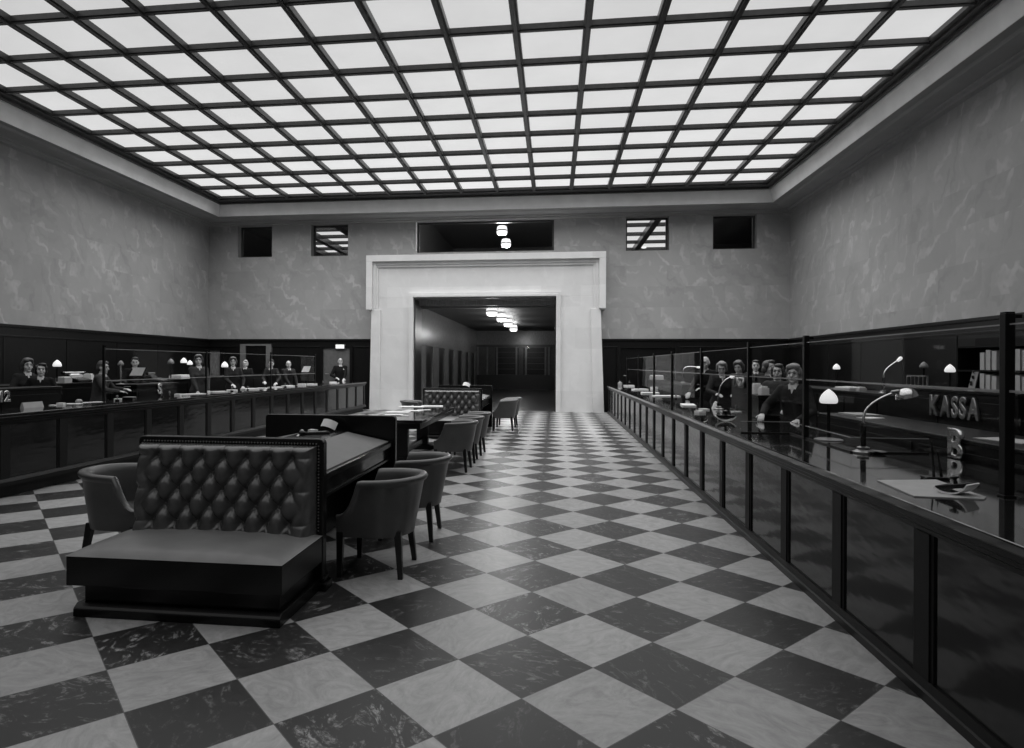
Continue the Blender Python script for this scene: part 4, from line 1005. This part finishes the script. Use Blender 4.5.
# ================================================================== PEOPLE
def remeshed(mb, voxel, smooth_it, mat, name, parent):
    me = mb.mesh('tmp'); o = bpy.data.objects.new('tmp', me); COL.objects.link(o)
    md = o.modifiers.new('r', 'REMESH'); md.mode = 'VOXEL'; md.voxel_size = voxel
    sm = o.modifiers.new('s', 'SMOOTH'); sm.iterations = smooth_it; sm.factor = .5
    nm = bpy.data.meshes.new_from_object(o.evaluated_get(bpy.context.evaluated_depsgraph_get()))
    bpy.data.objects.remove(o); bpy.data.meshes.remove(me); nm.name = name
    nm.polygons.foreach_set('use_smooth', [True] * len(nm.polygons)); nm.materials.clear()
    return link(name, nm, mat, parent)
def ik(sh, tgt, l1, l2, hint):
    d = tgt - sh; D = min(d.length, (l1 + l2) * .995); d.normalize(); tgt = sh + d * D
    a = (l1 * l1 - l2 * l2 + D * D) / (2 * D); h = math.sqrt(max(0, l1 * l1 - a * a))
    p = (hint - d * hint.dot(d)).normalized(); return sh + d * a + p * h, tgt
def person(label, x, y, rz, H=1.66, z0=0.0, lean=0, turn=0, nod=0, hands=((-.16, -.30, 1.02), (.16, -.30, 1.02)), hair='short', hairmat='hair_dark', cloth='cloth_dark', woman=False, collar=True, badge=False):
    t = thing('person', label, 'person', (x, y, z0), rz, 'clerks'); s = H / 1.70
    t.scale = (s, s, s)
    def lx(v):          # lean of the upper body
        k = min(1, max(0, (v.z - .95) / .2)); k = k * k * (3 - 2 * k)
        R_ = Matrix.Rotation(lean * k, 3, 'X'); o = Vector((0, 0, 1.0)); return o + R_ @ (v - o)
    RL = Matrix.Rotation(lean, 3, 'X'); NB = Vector((0, .0, 1.46))
    RH = Matrix.Rotation(turn, 3, 'Z') @ Matrix.Rotation(nod, 3, 'X')
    def hx(v): return lx(NB) + RH @ (v - NB) if True else v
    sw = .165 if woman else .185
    T = [((0, 0, .80), .155, .105), ((0, 0, .92), .17 if woman else .16, .112), ((0, 0, 1.04), .128 if woman else .148, .095), ((0, -.005, 1.15), .132 if woman else .156, .10), ((0, -.01, 1.27), .148 if woman else .17, .112), ((0, 0, 1.36), .155 if woman else .176, .10), ((0, 0, 1.415), .13 if woman else .15, .08), ((0, 0, 1.45), .07, .06)]
    arms = []
    for k, sd in ((0, -1), (1, 1)):
        sh = lx(Vector((sd * (sw - .01), 0, 1.385))); tg = Vector(hands[k])
        el, wr = ik(sh, tg, .285, .25, Vector((sd * .8, .55, -.6))); arms.append((sh, el, wr, (wr - el).normalized(), sd))
    b = MB(); b.loft(T); b.xf(lx)
    q = len(b.v); b.caps((0, .012, 1.42), (0, -.002, 1.52), .052, .05); b.xf(lx, q)
    q = len(b.v)
    b.ell((0, .004, 1.600), (.076, .096, .108)).ell((0, -.028, 1.535), (.056, .064, .072)).ell((0, -.072, 1.492), (.026, .024, .02))
    b.caps((0, -.088, 1.60), (0, -.108, 1.563), .010, .015).ell((0, -.075, 1.625), (.05, .024, .014)).ell((0, -.086, 1.530), (.026, .014, .014))
    for sd in (-1, 1): b.ell((sd * .076, .012, 1.58), (.011, .02, .032)).ell((sd * .04, -.058, 1.555), (.024, .026, .026))
    b.xf(hx, q)
    for sd in (-1, 1):
        b.tube([(sd * .085, 0, .90), (sd * .09, -.005, .68), (sd * .088, -.002, .49), (sd * .088, .012, .33), (sd * .088, .005, .09)], [.085, .072, .052, .054, .036], 14)
        b.caps((sd * .09, .03, .045), (sd * .1, -.13, .03), .04, .03)
    for sh, el, wr, d, sd in arms:
        b.tube([sh, sh.lerp(el, .4), el], [.05, .046, .036], 12).caps(sh, el, .048, .037).caps(el, el.lerp(wr, .35), .037, .038).caps(el.lerp(wr, .35), wr, .038, .025)
        up_ = Vector((0, 0, 1)); sx_ = d.cross(up_).normalized() * sd; nz_ = sx_.cross(d).normalized() * sd
        if nz_.z > 0: nz_ = -nz_                      # palm side faces down
        P_ = wr + d * .045
        for f_ in (-.5, 0, .5): b.caps(wr + sx_ * .02 * f_, wr + d * .085 + sx_ * .052 * f_, .017, .015, 10)
        for i_, (o_, ln) in enumerate(((-.033, .068), (-.011, .078), (.011, .073), (.033, .056))):
            r_ = wr + d * .088 + sx_ * o_; m_ = r_ + d * ln * .5 + nz_ * .008; e_ = m_ + (d * .75 + nz_ * .65).normalized() * ln * .5
            b.caps(r_, m_, .0095, .009, 8).caps(m_, e_, .009, .0075, 8)
        th = wr + d * .03 - sx_ * .028; t1 = th + (d * .6 - sx_ * .7 + nz_ * .2).normalized() * .04; t2 = t1 + (d * .9 - sx_ * .2 + nz_ * .3).normalized() * .03
        b.caps(th, t1, .0125, .0105, 8).caps(t1, t2, .0105, .0085, 8)
    remeshed(b, .0075, 3, 'skin', 'body', t)
    # clothing
    c = MB(); c.loft([(p, rx + .018, ry + .02) for p, rx, ry in T[:-1]] + [((0, .008, 1.455), .078, .068)])
    if woman: c.ell((-.065, -.085, 1.265), (.075, .065, .07)).ell((.065, -.085, 1.265), (.075, .065, .07))
    c.xf(lx)
    for sh, el, wr, d, sd in arms: c.ell(sh + Vector((-sd * .012, 0, .002)), (.076, .074, .07)).caps(sh - Vector((sd * .015, 0, 0)), el, .070, .054).caps(el, wr - d * .01, .052, .038)
    jk = remeshed(c, .013, 3, cloth, 'jacket', t)
    sk_ = MB()
    if woman: sk_.loft([((0, 0, .42), .20, .16), ((0, 0, .65), .19, .145), ((0, 0, .90), .185, .128), ((0, 0, 1.03), .14, .11)])
    else:
        sk_.loft([((0, 0, .78), .165, .12), ((0, 0, .92), .172, .125), ((0, 0, 1.03), .16, .112)])
        for sd in (-1, 1): sk_.tube([(sd * .085, 0, .88), (sd * .09, 0, .5), (sd * .09, .01, .07)], [.098, .076, .06], 16)
    remeshed(sk_, .016, 2, cloth, 'skirt' if woman else 'trousers', t)
    for sd in (-1, 1):
        so = MB().caps((sd * .09, .035, .05), (sd * .102, -.14, .042), .05, .042); so.xf(lambda v: Vector((v.x, v.y, max(v.z, 0))))
        part('shoe', so, 'black', t, 60)
    if collar:
        zv = 1.36 if woman else 1.31; yv = -.128 if woman else -.140
        fr = MB().add([(-.036, -.070, 1.468), (.036, -.070, 1.468), (.0, yv, zv), (-.036, -.03, 1.45), (.036, -.03, 1.45), (0, -.09, zv - .01)], [(0, 1, 2), (3, 5, 4), (0, 3, 4, 1), (1, 4, 5, 2), (2, 5, 3, 0)])
        for sd in (-1, 1): fr.add([(sd * .030, -.045, 1.490), (sd * .056, -.052, 1.470), (sd * .042, -.098, 1.415), (sd * .014, -.098, 1.425), (sd * .03, -.03, 1.475), (sd * .056, -.035, 1.455), (sd * .042, -.08, 1.40), (sd * .014, -.08, 1.41)], [(0, 1, 2, 3), (4, 7, 6, 5), (0, 4, 5, 1), (1, 5, 6, 2), (2, 6, 7, 3), (3, 7, 4, 0)])
        fr.xf(lx); part('collar', fr, 'shirt', jk, 30)
        if not woman:
            ti = MB().add([(-.012, -.092, 1.43), (.012, -.092, 1.43), (.02, -.148, 1.30), (-.02, -.148, 1.30), (-.018, -.07, 1.44), (.018, -.07, 1.44), (.03, -.11, 1.28), (-.03, -.11, 1.28)], [(0, 1, 2, 3), (4, 7, 6, 5), (0, 4, 5, 1), (1, 5, 6, 2), (2, 6, 7, 3), (3, 7, 4, 0)]); ti.xf(lx); part('necktie', ti, 'cloth_black', jk)
    if badge:
        bd = MB().ell((.085, -.142, 1.33), (.02, .008, .02)); bd.xf(lx); part('badge', bd, 'paper', jk, 60)
    # face
    for sd in (-1, 1):
        e = MB().ell((sd * .031, -.083, 1.602), (.014, .010, .008), None, 12, 8); e.xf(hx); part('eye', e, 'eye', t, 60)
        e = MB().tube([(sd * .015, -.099, 1.622), (sd * .032, -.096, 1.628), (sd * .05, -.082, 1.622)], [.003, .0045, .003], 6); e.xf(hx); part('eyebrow', e, hairmat if hairmat != 'hair_white' else 'hair_mid', t, 60)
    e = MB().tube([(-.022, -.090, 1.529), (0, -.1005, 1.531), (.022, -.090, 1.529)], [.003, .0055, .003], 8); e.xf(hx); part('mouth', e, 'lip', t, 60)
    # hair
    h = MB(); tl = Matrix.Rotation(.32, 3, 'X')
    if hair == 'bald':
        h.ell((0, .035, 1.575), (.083, .075, .05)).ell((0, .06, 1.60), (.07, .052, .06))
    else:
        h.ell((0, .020, 1.626), (.083, .094, .092), tl)
        h.ell((0, .045, 1.575), (.082, .066, .075))
    if hair == 'short': h.ell((.02, -.045, 1.690), (.058, .042, .030)).ell((0, .01, 1.695), (.06, .08, .030)).ell((-.06, .0, 1.64), (.022, .04, .045)).ell((.06, .0, 1.64), (.022, .04, .045))
    if hair in ('bob', 'wave'):
        h.ell((.02, -.042, 1.690), (.066, .05, .034)).ell((-.074, -.012, 1.625), (.024, .05, .06)).ell((.074, -.012, 1.625), (.024, .05, .06))
        h.ell((-.072, .02, 1.555), (.03, .05, .055)).ell((.072, .02, 1.555), (.03, .05, .055)).ell((0, .065, 1.545), (.075, .05, .06))
    if hair == 'wave': h.ell((-.035, -.055, 1.680), (.048, .042, .040)).ell((.0, .0, 1.695), (.072, .085, .042)).ell((.05, -.04, 1.675), (.035, .045, .045)).ell((-.078, .02, 1.60), (.026, .04, .05)).ell((.08, .02, 1.60), (.028, .045, .055)).ell((0, .085, 1.60), (.06, .045, .06))
    if hair == 'bun': h.ell((0, -.03, 1.698), (.06, .05, .026)).ell((0, .105, 1.60), (.05, .04, .05)).ell((-.07, -.01, 1.63), (.02, .042, .045)).ell((.07, -.01, 1.63), (.02, .042, .045))
    h.xf(hx); remeshed(h, .0085, 2, hairmat, 'hair', t)
    return t
def at_face(px_, py_, X, H, lift=0): return onx(px_, py_, X)
def look(px_, py_, X):
    p = onx(px_, py_, X); return p, math.atan2(-p.x, p.y)      # turned to the camera
def ppl(label, px_, py_, X, rz_off, z0, **kw):
    """stand a clerk on the floor so that the head is at the surveyed sight line"""
    p, a = look(px_, py_, X)
    lean = kw.get('lean', 0); H = kw.pop('Hs', None)
    if H is None: H = (p.z - z0) / (1.0 + .59 * math.cos(lean)) * 1.70
    s = H / 1.70
    rz = a + rz_off; fwd = Vector((math.sin(rz), -math.cos(rz))); off = .59 * math.sin(lean) * s
    return person(label, p.x - fwd.x * off, p.y - fwd.y * off, rz, H, z0, **kw)
DL = .18
ppl('woman with dark waved hair in dark dress leaning in behind the near left desk', 27.5, 365.5, -8.25, .25, DL, lean=.12, turn=.1, hair='wave', hairmat='hair_mid', cloth='cloth_dark', woman=True, hands=((-.15, -.32, 1.05), (.2, -.25, 1.0)))
ppl('young woman with dark fringe and white collar behind the near left desk', 41, 370, -7.85, -.1, DL, lean=.08, turn=.12, nod=-.03, hair='bob', hairmat='hair_dark', cloth='cloth_black', woman=True, hands=((-.2, -.22, 1.04), (.18, -.25, 1.04)))
ppl('clerk in dark overall seen in profile at the left counter', 103, 367.5, -7.5, 1.25, DL, lean=.14, nod=.1, hair='short', hairmat='hair_mid', cloth='cloth_mid', collar=True, hands=((-.15, -.42, 1.12), (.2, -.40, 1.15)))
ppl('clerk with pale face half hidden by the tilted document stand at left', 135, 362.5, -8.8, 0, DL, nod=.12, hair='short', hairmat='hair_dark', cloth='cloth_black', hands=((-.15, -.34, 1.08), (.15, -.34, 1.08)))
ppl('standing woman in buttoned dark jacket beside the tall post of the left counter', 198.5, 360.5, -7.42, .25, DL, turn=-.25, hair='wave', hairmat='hair_mid', cloth='cloth_mid', woman=True, hands=((-.06, -.30, .80), (.14, -.34, .80)))
ppl('smiling woman with white lapel behind the left counter', 233, 362, -7.65, .1, DL, lean=.05, turn=-.1, hair='wave', hairmat='hair_mid', cloth='cloth_dark', woman=True, hands=((-.05, -.34, 1.02), (.22, -.26, .96)))
ppl('light-haired man in dark suit with white collar at left', 245.5, 364, -8.82, -.2, DL, hair='short', hairmat='hair_white', cloth='cloth_black', hands=((-.15, -.3, 1.05), (.15, -.3, 1.05)))
ppl('woman in dark blouse with pale neckline left of the bald man', 271, 363.8, -7.66, -.35, DL, lean=.16, turn=.3, nod=.05, hair='short', hairmat='hair_mid', cloth='cloth_dark', woman=True, hands=((-.08, -.40, 1.05), (.26, -.36, 1.02)))
ppl('bald man in dark suit handling papers at the left counter', 288.8, 364.5, -7.48, .45, DL, lean=.14, turn=-.3, hair='bald', hairmat='hair_mid', cloth='cloth_dark', hands=((-.08, -.36, .90), (.16, -.38, .88)))
ppl('lone man in dark uniform with a badge under the glowing sign box', 340.3, 361.5, -7.66, .2, 0, hair='bald', hairmat='hair_dark', cloth='cloth_black', badge=True, hands=((-.18, -.22, 1.05), (.05, -.36, 1.02)))
ppl('bald clerk bending forward beside the post on the right', 704, 361, 3.0, -.75, 0, lean=.3, turn=.35, nod=.1, Hs=1.80, hair='bald', hairmat='hair_mid', cloth='cloth_black', hands=((-.05, -.50, 1.0), (.22, -.42, 1.10)))
ppl('clerk with combed fair hair bowed over the right-hand desk', 722, 368, 3.05, .2, 0, lean=.25, nod=.4, turn=-.2, Hs=1.70, hair='bob', hairmat='hair_fair', cloth='cloth_dark', woman=True, hands=((-.15, -.45, 1.1), (.15, -.45, 1.1)))
ppl('clerk with grey hair behind the small KASSA letters', 739, 367, 3.65, -.4, 0, lean=.2, nod=.25, hair='wave', hairmat='hair_mid', cloth='cloth_dark', woman=True, hands=((-.15, -.4, 1.1), (.15, -.4, 1.1)))
ppl('dim clerk standing just right of the second black post', 755.5, 366, 4.35, .1, 0, hair='short', hairmat='hair_dark', cloth='cloth_dark', hands=((-.15, -.3, 1.1), (.15, -.3, 1.1)))
ppl('dark-haired clerk turned sideways behind the white packets', 768.5, 367.5, 3.6, .9, 0, hair='bob', hairmat='hair_mid', cloth='cloth_dark', woman=True, hands=((-.15, -.3, 1.1), (.15, -.3, 1.1)))
ppl('woman with curled hair at the left shoulder of the fair-haired woman', 777.5, 372, 3.3, -.1, 0, lean=.1, hair='bob', hairmat='hair_mid', cloth='cloth_mid', woman=True, collar=False, hands=((-.14, -.36, 1.06), (.16, -.32, 1.04)))
ppl('fair-haired woman with white collar facing out at the right counter', 793.5, 374.5, 2.90, -.25, 0, lean=.17, turn=-.05, hair='wave', hairmat='hair_fair', cloth='cloth_dark', woman=True, hands=((-.30, -.36, 1.07), (.12, -.34, 1.02)))
